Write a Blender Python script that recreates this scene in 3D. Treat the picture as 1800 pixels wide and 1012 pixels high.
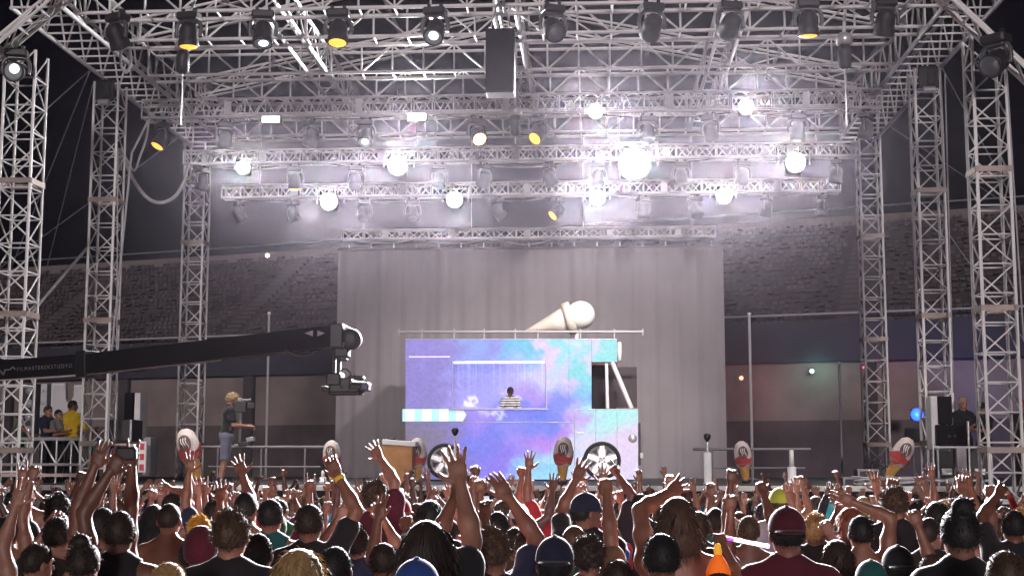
import bpy, math, random
import numpy as np
from mathutils import Vector, Matrix, Euler

# ------------------------------------------------------------------ camera, sky, light, exposure
SC = bpy.context.scene
for o in list(bpy.data.objects):
    bpy.data.objects.remove(o)
COL = SC.collection
R = math.radians
FPX = 2400.0                                   # focal length in photograph pixels
CAM = Vector((1.57, 0.0, 2.05))
PITCH, YAW = math.atan(291 / FPX), math.atan(142 / FPX)
cd = bpy.data.cameras.new('camera'); cam = bpy.data.objects.new('camera', cd); COL.objects.link(cam)
cam.location = CAM; cam.rotation_euler = (math.pi / 2 + PITCH, 0, YAW)
cd.sensor_width = 36; cd.lens = 36 * FPX / 1800; cd.clip_start = 0.1; cd.clip_end = 500
SC.camera = cam
CROT = Euler((math.pi / 2 + PITCH, 0, YAW)).to_matrix()

W = bpy.data.worlds.new('World'); SC.world = W; W.use_nodes = True
bg = W.node_tree.nodes['Background']
bg.inputs[0].default_value = (0.30, 0.24, 0.62, 1); bg.inputs[1].default_value = 0.004

sd = bpy.data.lights.new('sun', 'SUN'); sun = bpy.data.objects.new('sun', sd); COL.objects.link(sun)
sd.energy = 1.4; sd.angle = R(6); sd.color = (1.0, 0.91, 0.91)
sun.rotation_euler = (R(82.5), 0, R(3))        # light from the front-of-house side, over the crowd towards the stage
LAMP = 23.0                                      # master for the stage lamps
HAZE = 0.000038

SC.view_settings.view_transform = 'Standard'; SC.view_settings.look = 'None'
SC.view_settings.exposure = 0.0; SC.view_settings.gamma = 1.0
SC.view_settings.use_curve_mapping = False
cy = SC.cycles
cy.use_denoising = True
try: cy.denoiser = 'OPENIMAGEDENOISE'
except Exception: pass
cy.max_bounces = 4; cy.diffuse_bounces = 2; cy.glossy_bounces = 2; cy.transmission_bounces = 2
cy.volume_bounces = 0; cy.transparent_max_bounces = 6; cy.sample_clamp_indirect = 4.0
cy.use_light_tree = False

def gz(y): return -.36 * min(max((y - 6.5) / 14.0, 0), 1)      # the ground falls away towards the stage

def at(px, py, Y):
    d = CROT @ Vector(((px - 900) / FPX, -(py - 506) / FPX, -1.0))
    return CAM + d * ((Y - CAM.y) / d.y)

# ------------------------------------------------------------------ materials
MATS = {}
def srgb(*c):
    return tuple(((v / 255) / 12.92 if v / 255 <= .04045 else ((v / 255 + .055) / 1.055) ** 2.4) for v in c)

def mat(name, col, rough=.6, metal=0.0, vary=.12, scale=6.0, bump=0.0, spec=.4, emit=None, es=0.0, coord='Object', sheen=0.0):
    if name in MATS: return MATS[name]
    m = bpy.data.materials.new(name); m.use_nodes = True
    nt = m.node_tree; b = nt.nodes['Principled BSDF']
    b.inputs['Roughness'].default_value = rough; b.inputs['Metallic'].default_value = metal
    b.inputs['Specular IOR Level'].default_value = spec
    if sheen: b.inputs['Sheen Weight'].default_value = sheen
    tc = nt.nodes.new('ShaderNodeTexCoord')
    nz = nt.nodes.new('ShaderNodeTexNoise'); nz.inputs['Scale'].default_value = scale; nz.inputs['Detail'].default_value = 4
    nt.links.new(tc.outputs[coord], nz.inputs['Vector'])
    rp = nt.nodes.new('ShaderNodeMapRange'); rp.inputs[1].default_value = .3; rp.inputs[2].default_value = .7
    rp.inputs[3].default_value = 1 - vary; rp.inputs[4].default_value = 1 + vary
    nt.links.new(nz.outputs['Fac'], rp.inputs[0])
    mx = nt.nodes.new('ShaderNodeVectorMath'); mx.operation = 'SCALE'
    mx.inputs[0].default_value = col[:3]
    nt.links.new(rp.outputs[0], mx.inputs['Scale'])
    nt.links.new(mx.outputs[0], b.inputs['Base Color'])
    if bump:
        bp = nt.nodes.new('ShaderNodeBump'); bp.inputs['Strength'].default_value = bump; bp.inputs['Distance'].default_value = .02
        nt.links.new(nz.outputs['Fac'], bp.inputs['Height']); nt.links.new(bp.outputs[0], b.inputs['Normal'])
    if emit:
        b.inputs['Emission Color'].default_value = (*emit[:3], 1); b.inputs['Emission Strength'].default_value = es
    MATS[name] = m
    return m

def stripes(name, c1, c2, scale, axis=2, sharp=.5, rough=.8, emit=0.0):
    m = bpy.data.materials.new(name); m.use_nodes = True; nt = m.node_tree; b = nt.nodes['Principled BSDF']
    b.inputs['Roughness'].default_value = rough
    tc = nt.nodes.new('ShaderNodeTexCoord'); sp = nt.nodes.new('ShaderNodeSeparateXYZ')
    nt.links.new(tc.outputs['Object'], sp.inputs[0])
    ml = nt.nodes.new('ShaderNodeMath'); ml.operation = 'MULTIPLY'; ml.inputs[1].default_value = scale
    nt.links.new(sp.outputs[axis], ml.inputs[0])
    fr = nt.nodes.new('ShaderNodeMath'); fr.operation = 'FRACT'; nt.links.new(ml.outputs[0], fr.inputs[0])
    gt = nt.nodes.new('ShaderNodeMath'); gt.operation = 'GREATER_THAN'; gt.inputs[1].default_value = sharp
    nt.links.new(fr.outputs[0], gt.inputs[0])
    mx = nt.nodes.new('ShaderNodeMix'); mx.data_type = 'RGBA'
    mx.inputs[6].default_value = (*c1, 1); mx.inputs[7].default_value = (*c2, 1)
    nt.links.new(gt.outputs[0], mx.inputs[0]); nt.links.new(mx.outputs[2], b.inputs['Base Color'])
    if emit:
        nt.links.new(mx.outputs[2], b.inputs['Emission Color']); b.inputs['Emission Strength'].default_value = emit
    MATS[name] = m
    return m

M_TRUSS = mat('truss_aluminium', (.82, .79, .80), .36, .0, .16, 2.5, spec=.6, coord='Generated')
M_TRUSSJ = mat('truss_lattice_aluminium', (.82, .79, .80), .36, .0, .2, 1.3, spec=.6)
M_PLATE = mat('joint_plate', (.30, .24, .22), .5, .3, .2, 3)
M_BLACK = mat('black_metal', (.018, .017, .02), .42, .2, .25, 9)
M_BLACKP = mat('black_plastic', (.022, .021, .024), .5, 0, .2, 12)
M_CHROME = mat('scuffed_steel', (.62, .60, .62), .3, .5, .2, 8)
M_GLASS = mat('dark_lens', (.10, .11, .13), .08, .0, .05, 3, spec=.9)
M_AMBER = mat('amber_lens', (.8, .45, .08), .2, emit=(1, .52, .07), es=1.5)
M_AMBERHOT = mat('amber_hot_lens', (.9, .5, .1), .2, emit=(1, .6, .12), es=14)
M_GLINT = mat('painted_glint_lens', (.30, .32, .36), .12, spec=.8)
_nt = M_GLINT.node_tree; _b = _nt.nodes['Principled BSDF']; _tc = _nt.nodes.new('ShaderNodeTexCoord'); _d = _nt.nodes.new('ShaderNodeVectorMath'); _d.operation = 'DISTANCE'
_d.inputs[1].default_value = (.02, -.045, -.216); _nt.links.new(_tc.outputs['Object'], _d.inputs[0])      # small white glint painted onto the glass as emission
_m = _nt.nodes.new('ShaderNodeMapRange'); _m.inputs[1].default_value = .045; _m.inputs[2].default_value = .085; _m.inputs[3].default_value = 7; _m.inputs[4].default_value = 0.02
_nt.links.new(_d.outputs['Value'], _m.inputs[0]); _nt.links.new(_m.outputs[0], _b.inputs['Emission Strength']); _b.inputs['Emission Color'].default_value = (.85, .96, 1, 1)
M_HOT = mat('blinder_cell', (.95, .95, .95), .2, emit=(1, .97, 1.0), es=60)
M_WHITE = mat('white_paint', (.74, .72, .73), .5, 0, .08, 4)
M_CABLE = mat('grey_cable', (.42, .40, .42), .6, 0, .1, 20)
M_WIRE = mat('steel_wire', (.30, .29, .32), .4, .4, .1, 20)
M_RUBBER = mat('black_rubber', (.02, .02, .02), .8, 0, .2, 12)
M_STAGE = mat('stage_deck_boards', (.10, .095, .10), .55, 0, .3, 3)
M_CLOTH = mat('black_cloth', (.02, .018, .022), .9, 0, .3, 5)
M_CASE = mat('flight_case', (.035, .033, .036), .6, 0, .2, 6)

# ------------------------------------------------------------------ mesh helpers
def mesh_np(name, V, sizes, loops, mats=(), midx=None, smooth=True):
    me = bpy.data.meshes.new(name)
    V = np.asarray(V, dtype=np.float32); sizes = np.asarray(sizes, dtype=np.int32); loops = np.asarray(loops, dtype=np.int32)
    me.vertices.add(len(V)); me.vertices.foreach_set('co', V.ravel())
    me.loops.add(len(loops)); me.loops.foreach_set('vertex_index', loops)
    me.polygons.add(len(sizes))
    me.polygons.foreach_set('loop_start', np.concatenate([[0], np.cumsum(sizes)[:-1]]).astype(np.int32))
    for m in mats: me.materials.append(m)
    if midx is not None: me.polygons.foreach_set('material_index', np.asarray(midx, dtype=np.int32))
    me.polygons.foreach_set('use_smooth', np.full(len(sizes), smooth, dtype=bool))
    me.update(calc_edges=True)
    return me

class MB:
    """collects simple shapes into one mesh"""
    def __init__(s): s.v = []; s.f = []; s.sm = []
    def add(s, V, F, smooth=False, M=None):
        n = len(s.v)
        s.v += [tuple(M @ Vector(p)) if M is not None else tuple(p) for p in V]
        s.f += [tuple(i + n for i in f) for f in F]; s.sm += [smooth] * len(F)
        return s
    def box(s, c, d, M=None, bev=0.0):
        x, y, z = d[0] / 2, d[1] / 2, d[2] / 2
        if bev <= 0:
            V = [(c[0] + a * x, c[1] + b * y, c[2] + e * z) for a in (-1, 1) for b in (-1, 1) for e in (-1, 1)]
            F = [(0, 1, 3, 2), (4, 6, 7, 5), (0, 4, 5, 1), (2, 3, 7, 6), (0, 2, 6, 4), (1, 5, 7, 3)]
            return s.add(V, F, False, M)
        b_ = min(bev, x * .9, y * .9, z * .9)
        ring = lambda zz, ins: [(c[0] + p[0], c[1] + p[1], c[2] + zz) for p in (
            (-x + b_ + 0, -y + ins), (x - b_, -y + ins), (x - ins, -y + b_), (x - ins, y - b_), (x - b_, y - ins), (-x + b_, y - ins), (-x + ins, y - b_), (-x + ins, -y + b_))]
        rings = [ring(-z, b_), ring(-z + b_, 0), ring(z - b_, 0), ring(z, b_)]
        V = sum(rings, []); F = []
        for k in range(3):
            for i in range(8):
                j = (i + 1) % 8; F.append((k * 8 + i, k * 8 + j, k * 8 + 8 + j, k * 8 + 8 + i))
        F.append(tuple(range(7, -1, -1))); F.append(tuple(range(24, 32)))
        return s.add(V, F, False, M)
    def tube(s, p, q, r, n=6, r2=None, caps=True):
        p, q = Vector(p), Vector(q); d = q - p
        if d.length < 1e-6: return s
        r2 = r if r2 is None else r2
        a = d.normalized().orthogonal().normalized(); b = d.normalized().cross(a)
        V = []; F = []
        for k in range(n):
            t = 2 * math.pi * k / n; o = a * math.cos(t) + b * math.sin(t)
            V.append(p + o * r); V.append(q + o * r2)
        for k in range(n):
            j = (k + 1) % n; F.append((2 * k, 2 * j, 2 * j + 1, 2 * k + 1))
        s.add(V, F, True)
        if caps:
            s.add([V[2 * k] for k in range(n)], [tuple(range(n - 1, -1, -1))]); s.add([V[2 * k + 1] for k in range(n)], [tuple(range(n))])
        return s
    def path(s, pts, r, n=6):
        pts = [Vector(p) for p in pts]; V = []; F = []
        up = None
        for i, p in enumerate(pts):
            d = (pts[min(i + 1, len(pts) - 1)] - pts[max(i - 1, 0)]).normalized()
            a = d.orthogonal().normalized() if up is None else (up - d * up.dot(d)).normalized()
            up = a; b = d.cross(a)
            for k in range(n):
                t = 2 * math.pi * k / n; V.append(p + (a * math.cos(t) + b * math.sin(t)) * r)
        for i in range(len(pts) - 1):
            for k in range(n):
                j = (k + 1) % n; F.append((i * n + k, i * n + j, (i + 1) * n + j, (i + 1) * n + k))
        F.append(tuple(range(n - 1, -1, -1))); F.append(tuple(range((len(pts) - 1) * n, len(pts) * n)))
        return s.add(V, F, True)
    def lathe(s, prof, n=20, M=None, smooth=True, caps=True):
        V = []; F = []
        for r, z in prof:
            for k in range(n):
                t = 2 * math.pi * k / n; V.append((max(r, 1e-4) * math.cos(t), max(r, 1e-4) * math.sin(t), z))
        for i in range(len(prof) - 1):
            for k in range(n):
                j = (k + 1) % n; F.append((i * n + k, i * n + j, (i + 1) * n + j, (i + 1) * n + k))
        if caps: F.append(tuple(range(n - 1, -1, -1))); F.append(tuple(range((len(prof) - 1) * n, len(prof) * n)))
        return s.add(V, F, smooth, M)
    def prism(s, pts, axis, a, b):
        """polygon pts (2D) extruded along axis from a to b"""
        n = len(pts); mk = {0: lambda p, t: (t, p[0], p[1]), 1: lambda p, t: (p[0], t, p[1]), 2: lambda p, t: (p[0], p[1], t)}[axis]
        V = [mk(p, a) for p in pts] + [mk(p, b) for p in pts]
        F = [tuple(range(n)), tuple(range(2 * n - 1, n - 1, -1))] + [(i, i + n, (i + 1) % n + n, (i + 1) % n) for i in range(n)]
        return s.add(V, F)
    def mesh(s, name, m, fix=False):
        me = bpy.data.meshes.new(name); me.from_pydata([tuple(v) for v in s.v], [], s.f)
        me.polygons.foreach_set('use_smooth', s.sm)
        if fix:
            import bmesh
            bm = bmesh.new(); bm.from_mesh(me); bmesh.ops.recalc_face_normals(bm, faces=bm.faces); bm.to_mesh(me); bm.free()
        if m: me.materials.append(m)
        me.update(); return me
    def build(s, name, m, parent=None, loc=(0, 0, 0), fix=False):
        return put(name, s.mesh(name, m, fix), parent, loc)

def put(name, me, parent=None, loc=(0, 0, 0), rot=None, scale=None):
    o = bpy.data.objects.new(name, me); COL.objects.link(o)
    o.parent = parent; o.location = loc
    if rot is not None: o.rotation_euler = rot
    if scale is not None: o.scale = scale
    return o
def tag(o, label=None, cat=None, group=None, kind=None):
    if label: o['label'] = label
    if cat: o['category'] = cat
    if group: o['group'] = group
    if kind: o['kind'] = kind
    return o
def thing(name, label, cat, loc=(0, 0, 0), rz=0, group=None):
    o = put(name, None, None, loc, (0, 0, rz)); o.empty_display_size = .1
    return tag(o, label, cat, group)

_unit = {}
def bar(name, p, q, r, m, parent, n=8):
    """a round bar from p to q (parent's local space) sharing one unit tube mesh"""
    key = (m.name, n)
    if key not in _unit:
        _unit[key] = MB().tube((0, 0, 0), (0, 0, 1), 1, n).mesh('bar', m)
    p, q = Vector(p), Vector(q); d = q - p
    o = put(name, _unit[key], parent, p, d.to_track_quat('Z', 'Y').to_euler(), (r, r, d.length))
    return o

def box_truss(name, label, cat, p0, p1, U, V, bay, r=.026, rb=.013, single=False, group=None, post=True, both=False, rung=True, plates=0, m=None, diag=(0, 1, 2, 3), posts=(0, 1, 2, 3)):
    """box truss whose axis runs p0 -> p1; U and V are the two cross-section vectors (centre to centre)"""
    p0, p1, U, V = Vector(p0), Vector(p1), Vector(U), Vector(V)
    root = thing(name, label, cat, p0, 0, group)
    ax = p1 - p0; L = ax.length; a = ax / L
    cor = [(-U - V) / 2, (U - V) / 2, (U + V) / 2, (-U + V) / 2]
    for c in cor: bar('chord', c, c + ax, r, m or M_TRUSS, root)
    nb = max(1, round(L / bay)); st = L / nb
    mb = MB()
    for f in range(4):
        A, B = cor[f], cor[(f + 1) % 4]
        for i in range(nb):
            s0, s1 = a * (i * st), a * ((i + 1) * st)
            segs = []
            if post and f in posts and i > 0: segs.append((A + s0, B + s0))
            if f not in diag: pass
            elif both:
                mid = a * ((i + .5) * st)
                segs += [(A + s0, B + mid), (B + mid, A + s1)]
            else:
                segs.append((A + s0, B + s1) if i % 2 == 0 else (B + s0, A + s1))
            for p, q in segs:
                if single: bar('brace', p, q, rb, M_TRUSS, root, 6)
                else: mb.tube(p, q, rb, 5, caps=False)
        if not single:
            mb.tube(A, B, rb * 1.2, 5); mb.tube(A + ax, B + ax, rb * 1.2, 5)
    if not single: tag(mb.build('lattice', M_TRUSSJ, root), kind='stuff')
    if plates:
        for k in range(1, plates + 1):
            t = a * (L * k / (plates + 1))
            w = max(U.length, V.length) + 2 * r + .012
            pm = MB()
            for f in range(4):
                A, B = cor[f] + t, cor[(f + 1) % 4] + t
                c = (A + B) / 2; n_ = (c - t).normalized()
                d = (B - A); sx = (abs(d.x) + .012 + 2 * r if abs(d.x) > .1 else .012); sy = (abs(d.y) + .012 if abs(d.y) > .1 else .012); sz = (abs(d.z) if abs(d.z) > .1 else .10)
                pm.box(c + n_ * (r + .004), (sx, sy, sz))
            pm.build('joint_plate', M_PLATE, root)
    return root

# ------------------------------------------------------------------ ground, stand, stage
STG = 1.44                                     # height of the stage deck
rng = random.Random(7)
g = MB()
ys = [-100, -40, 0, 6.5, 8, 10, 12, 14, 16, 18, 20.5, 24, 30, 40, 60, 80, 100]
for i in range(20):
    for y0, y1 in zip(ys, ys[1:]):
        x0 = -100 + 10 * i; g.add([(x0, y0, gz(y0)), (x0 + 10, y0, gz(y0)), (x0 + 10, y1, gz(y1)), (x0, y1, gz(y1))], [(0, 1, 2, 3)])
tag(g.build('ground', mat('trampled_earth', (.075, .06, .05), .95, 0, .4, .8, bump=.6)), kind='structure')

def grandstand():
    z0, z1, rows = 6.8, 12.0, 22
    bl, br = at(-260, 640, 67.5), at(2050, 560, 48.5)
    a = Vector((br.x - bl.x, br.y - bl.y, 0)); L = a.length; a /= L
    nrm = Vector((-a.y, a.x, 0))               # away from the stage
    base = Vector((bl.x, bl.y, 0))
    root = thing('grandstand', 'dim grandstand of empty seats rising behind the stage', 'grandstand', base)
    root.rotation_euler = (0, 0, math.atan2(a.y, a.x))
    dep, ris = .36, (z1 - z0) / rows
    conc = mat('stand_concrete', (.052, .042, .048), .9, 0, .35, .7)
    seatm = mat('stand_seat_plastic', (.075, .058, .064), .8, 0, .5, .9)
    for k in range(rows):
        MB().box((L / 2, k * dep + dep / 2, z0 / 2 + k * ris / 2 + ris / 2), (L, dep - .002, z0 + k * ris + ris - 0.0)).build('terrace_step', conc, root) if False else \
        MB().box((L / 2, k * dep + dep / 2, z0 + k * ris), (L, dep - .002, ris)).build('terrace_step', conc, root)
    mb = MB(); ais = (.17, .36, .615, .82)
    for k in range(rows):
        x = .3
        while x < L - .4:
            if not any(abs(x / L - f_) < .012 for f_ in ais):
                y, z = k * dep + .16, z0 + k * ris + ris / 2
                t = rng.random(); w = rng.uniform(.20, .27); M_ = Matrix.Translation((x, y + .08 + rng.uniform(-.03, .03), z + .17)) @ Matrix.Rotation(rng.uniform(-.35, -.05), 4, 'X') @ Matrix.Rotation(rng.uniform(-.25, .25), 4, 'Y')
                if t < .5: mb.box((0, 0, -.04), (w * .8, .035, .15), M_)
                elif t < .85:
                    mb.box((0, .03, .0), (w * .8, .03, .11), M_); mb.box((0, -.06, -.06), (w * .8, .14, .035), M_)
            x += .27 + rng.uniform(-.02, .02)
    tag(mb.build('seating', seatm, root), kind='stuff')
    for f_ in ais:                             # the pale aisle steps
        for k in range(rows):
            MB().box((f_ * L, k * dep + .12, z0 + k * ris + ris / 2 + .05), (.8, .2, .10)).build('aisle_step', mat('aisle_concrete', (.085, .07, .075), .9), root)
    MB().box((L / 2, rows * dep + .15, z1 + .1), (L, .25, .55)).build('parapet', mat('parapet_paint', (.16, .13, .13), .8), root)
    bar('handrail', (0, rows * dep - .1, z1 + .72), (L, rows * dep - .1, z1 + .72), .035, M_WIRE, root)
    bar('handrail', (0, -.05, z0 + .52), (L, -.05, z0 + .52), .04, M_CABLE, root)
    MB().box((L / 2, -.12, z0 - .55), (L, .22, 1.5)).build('fascia', mat('fascia_blue', (.034, .032, .050), .7, 0, .2, .6), root)
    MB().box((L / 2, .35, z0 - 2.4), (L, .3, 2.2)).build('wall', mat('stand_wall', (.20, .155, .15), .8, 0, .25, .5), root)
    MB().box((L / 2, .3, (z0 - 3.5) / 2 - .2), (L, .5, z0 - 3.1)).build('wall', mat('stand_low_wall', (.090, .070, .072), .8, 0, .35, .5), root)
    for k in range(9):                          # columns under the stand
        MB().box((L * (k + .5) / 9, .05, (z0 - 1.3) / 2 - .2), (.5, .3, z0 - .9), bev=.04).build('column', conc, root)
    return root, a, base
grandstand()

# stage deck
st = thing('stage', 'long raised stage deck with pale front edge behind the crowd', 'stage', (0, 26.6, 0))
dm = MB()
for i in range(17):
    for j in range(8):
        dm.box((-16.4 + i * 2 , .62 + j * 1.22, STG - .02), (1.99, 1.21, .04))
dm.build('deck', M_STAGE, st)
MB().box((0, -.03, STG - .05), (35, .06, .10), bev=.01).build('edge_trim', mat('pale_edge', (.62, .60, .58), .5, 0, .2, 3), st)
MB().box((0, .10, (STG - .1 - .36) / 2), (34.6, .02, STG + .24)).build('skirt', M_CLOTH, st)
for z in (.45, .85, 1.18): bar('ledger', (-17, -.08, z), (17, -.08, z), .024, M_CHROME, st)
for i in range(18): bar('leg', (-17 + 2 * i, -.08, -.36), (-17 + 2 * i, -.08, STG - .11), .026, M_CHROME, st)

# backdrop curtain with pleats
def curtain():
    p0, p1 = at(594, 440, 34.8), at(1271, 440, 34.8)
    ztop = p0.z; nx, w = 640, p1.x - p0.x
    root = thing('backdrop_curtain', 'wide grey pleated curtain hanging behind the ice cream truck', 'curtain', (p0.x, 34.8, STG))
    rr = np.random.RandomState(3); xs = np.linspace(0, w, nx)
    ph = np.cumsum(rr.uniform(.25, .55, nx) * w / nx * 22)
    d = .026 * np.sin(ph) + .016 * np.sin(ph * .37 + 1) + .015 * np.sin(ph * 2.3)
    H = ztop - STG; zs = np.linspace(0, H, 14)
    V = []; F = []
    for k, z in enumerate(zs):
        s = 1.15 - .45 * z / H
        for i in range(nx): V.append((xs[i], d[i] * s + .012 * math.sin(z * 1.3 + i * .02), z))
    for k in range(13):
        for i in range(nx - 1):
            F.append((k * nx + i, k * nx + i + 1, (k + 1) * nx + i + 1, (k + 1) * nx + i))
    me = bpy.data.meshes.new('cloth'); me.from_pydata(V, [], F); me.polygons.foreach_set('use_smooth', [True] * len(F))
    me.materials.append(mat('grey_voile', (.25, .225, .24), .85, 0, .18, .35, spec=.2)); put('cloth', me, root)
    MB().box((w / 2, 0, H + .02), (w, .10, .05)).build('hem_band', M_BLACKP, root)
    for i in range(17):
        bar('hook', (w * (i + .5) / 17, 0, H + .04), (w * (i + .5) / 17, 0, H + .16), .02, M_CHROME, root, 6)
curtain()

# ------------------------------------------------------------------ towers and roof
YF, YM, YB = 23.65, 27.9, 34.0
TX = 8.5
def tower(px_top, py_top, px_bot, py_bot, Y, ztop, label, w=.52, plates=3):
    a_, b_ = at(px_top, py_top, Y), at(px_bot, py_bot, Y)
    x = (a_.x + b_.x) / 2
    t = box_truss('truss_tower', label, 'truss tower', (x, Y + w / 2, gz(Y) + .06), (x, Y + w / 2, ztop), (w, 0, 0), (0, w, 0), .52, .030, .0155,
                  single=True, group='truss towers carrying the stage roof', plates=plates)
    MB().box((0, 0, -.03), (w + .3, w + .3, .05), bev=.01).build('base_plate', M_PLATE, t)
    return x
TXF = [tower(28, 180, 18, 600, YF, 9.35, 'nearest truss tower at the photo edge, beside the railing with the yellow jacket', .56),
       tower(1746, 180, 1762, 760, YF, 9.35, 'nearest truss tower in front of the two black-shirted crew members', .56)]
TXM = [tower(184, 150, 170, 700, YM, 9.95, 'tall truss tower rising directly behind the camera boom, middle of three'),
       tower(1634, 150, 1646, 650, YM, 9.95, 'truss tower beside the stacked loudspeakers, middle of three')]
TXB = [tower(345, 240, 328, 740, YB, 10.0, 'rear truss tower behind the standing camera operator'),
       tower(1533, 240, 1540, 780, YB, 10.0, 'rear truss tower beside the tilted ice cream prop')]
for x, lab in ((TXM[0], 'black hoist head block atop the tower behind the camera boom'), (TXM[1], 'black hoist head block atop the tower beside the loudspeakers')):
    h = thing('hoist_block', lab, 'hoist', (x, YM + .26, 9.56))
    MB().box((0, -.32, .18), (.40, .06, .46), bev=.02).build('motor_housing', M_BLACKP, h)
    MB().box((.05, -.38, .15), (.16, .05, .3), bev=.015).build('gear_cover', M_BLACK, h)
    bar('pulley', (-.12, -.36, -.10), (.12, -.36, -.10), .07, M_CHROME, h, 14)

ZR = 10.02
cr = []
for k, (y, lab) in enumerate(((24.05, 'frontmost roof beam that carries the near row of lamps'), (25.75, 'roof cross truss just behind the near row of lamps'),
                              (28.25, 'second roof cross truss behind the hanging loudspeaker'), (30.25, 'roof cross truss just above the uppermost lighting truss'),
                              (33.9, 'rearmost roof cross truss, hazy violet behind the lamps'))):
    cr.append(box_truss('roof_truss', lab, 'roof truss', (-7.9, y, ZR + .35), (7.9, y, ZR + .35), (0, .5, 0), (0, 0, .58), .66, .036, .022, diag=(3,), posts=(0, 3),
                        group='cross trusses of the stage roof'))
for k, (x, lab) in enumerate(((-4.25, 'roof spine truss running towards the stage on the boom side'), (0, 'central roof spine truss behind the hanging loudspeaker'),
                              (4.25, 'roof spine truss running towards the stage on the loudspeaker stack side'))):
    box_truss('spine_truss', lab, 'roof truss', (x, 24.35, ZR + .36), (x, 33.6, ZR + .36), (.42, 0, 0), (0, 0, .52), .70, .042, .020, diag=(1,), posts=(0, 1), group='spine trusses of the stage roof')
for sx, lab in ((-1, 'deep side beam of the roof above the tower behind the camera boom'), (1, 'deep side beam of the roof above the loudspeaker stack tower')):
    box_truss('side_beam', lab, 'roof truss', (sx * 8.36, 23.2, ZR + .46), (sx * 8.36, 34.4, ZR + .46), (.92, 0, 0), (0, 0, .95), .50, .045, .020, both=False, diag=(1, 3), posts=(0,), group='side beams of the stage roof')
# pitched rafters behind the cross trusses
for k, y in enumerate((27.1, 31.6)):
    for sx in (-1, 1):
        p, q = Vector((sx * 7.9, y, ZR + .75)), Vector((sx * .1, y, ZR + 2.35))
        lab = ('rafter rising from the %s eave to the roof ridge, %s from the front' % ('boom side' if sx < 0 else 'loudspeaker side', ('first', 'last')[k]))
        box_truss('rafter', lab, 'rafter', p, q, (0, .3, 0), (0, 0, .42), .9, .030, .018, both=False, post=False, diag=(3,), group='pitched rafters of the stage roof')
# ridge purlins
for k, (x, z) in enumerate(((-6, 1.2), (-3, 1.85), (0, 2.5), (3, 1.85), (6, 1.2))):
    o = bar('purlin', (x, 24.6, ZR + z + .2), (x, 33.8, ZR + z + .2), .04, M_TRUSS, None)
    tag(o, 'roof purlin pipe running front to back, %s of five from the boom side' % ('first', 'second', 'third', 'fourth', 'fifth')[k], 'pipe', 'roof purlin pipes')
# sloping wing trusses at the front corners
box_truss('wing_truss', 'sloping wing truss crossing the top corner above the boom side towers', 'roof truss', at(-95, 162, 23.1), at(170, -58, 23.1), (0, .5, 0), (.32, 0, .40), .5, .032, .016, group='sloping wing trusses')
box_truss('wing_truss', 'sloping wing truss crossing the top corner above the loudspeaker side towers', 'roof truss', at(1900, 222, 23.1), at(1610, -50, 23.1), (0, .5, 0), (-.32, 0, .40), .5, .032, .016, group='sloping wing trusses')

# flown lighting trusses: (x0, y0, x1, y1, Y, height m, label)
FLY = {}
def flown(key, x0, y0, x1, y1, Y, h, label, bay=.46, r=.026):
    a_, b_ = at(x0, y0, Y), at(x1, y1, Y)
    z = (a_.z + b_.z) / 2
    t = box_truss('lighting_truss', label, 'lighting truss', (a_.x, Y + h / 2, z - h / 2), (b_.x, Y + h / 2, z - h / 2), (0, h, 0), (0, 0, h * .86), bay, r, .015,
                  both=True, group='flown lighting trusses')
    FLY[key] = (z - h * .93 - r, Y)
    # hangers
    for f_ in (.06, .35, .65, .94):
        x = (b_.x - a_.x) * f_
        bar('chain', (x, 0, h * .43), (x, 0, ZR + .1 - (z - h / 2)), .012, M_CHROME, t, 6)
    for f_ in (.12, .30, .5, .72, .9):     # sleeve blocks and white connection boxes on the truss
        x = (b_.x - a_.x) * f_
        MB().box((x, -h / 2 - .03, -.02), (.16, .05, h * .7), bev=.012).build('connection_box', M_WHITE, t)
    rs_ = random.Random(int(x0))
    for k in range(5):
        xa = (b_.x - a_.x) * (k + .1) / 5; xb = xa + (b_.x - a_.x) * rs_.uniform(.12, .19); dr = rs_.uniform(.05, .16); yy = rs_.uniform(-h * .3, h * .3)
        MB().path([(xa + (xb - xa) * i / 12, yy, -h * .43 - .01 - dr * 4 * (i / 12) * (1 - i / 12)) for i in range(13)], .014, 5).build('cable_swag', M_RUBBER if k % 2 else M_CABLE, t)
    # a feed cable lying along the bottom chord
    n = 40; pts = [((b_.x - a_.x) * i / n, -h / 2 - .02, -h * .43 - .03 - .02 * abs(math.sin(i * .9))) for i in range(n + 1)]
    MB().path(pts, .018, 5).build('feed_cable', M_CABLE, t)
    return t
flown('T1', 250, 170, 1550, 158, 29.3, .46, 'uppermost flown lighting truss, bright along the roof edge')
flown('T2', 323, 262, 1510, 250, 30.6, .34, 'second flown lighting truss carrying the brightest lamp')
flown('T3', 390, 325, 1477, 311, 32.0, .34, 'third flown lighting truss, hung with four blinding lamps below')
flown('T4', 600, 402, 1258, 398, 34.4, .27, 'lowest short truss holding up the grey curtain', bay=.55)

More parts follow.
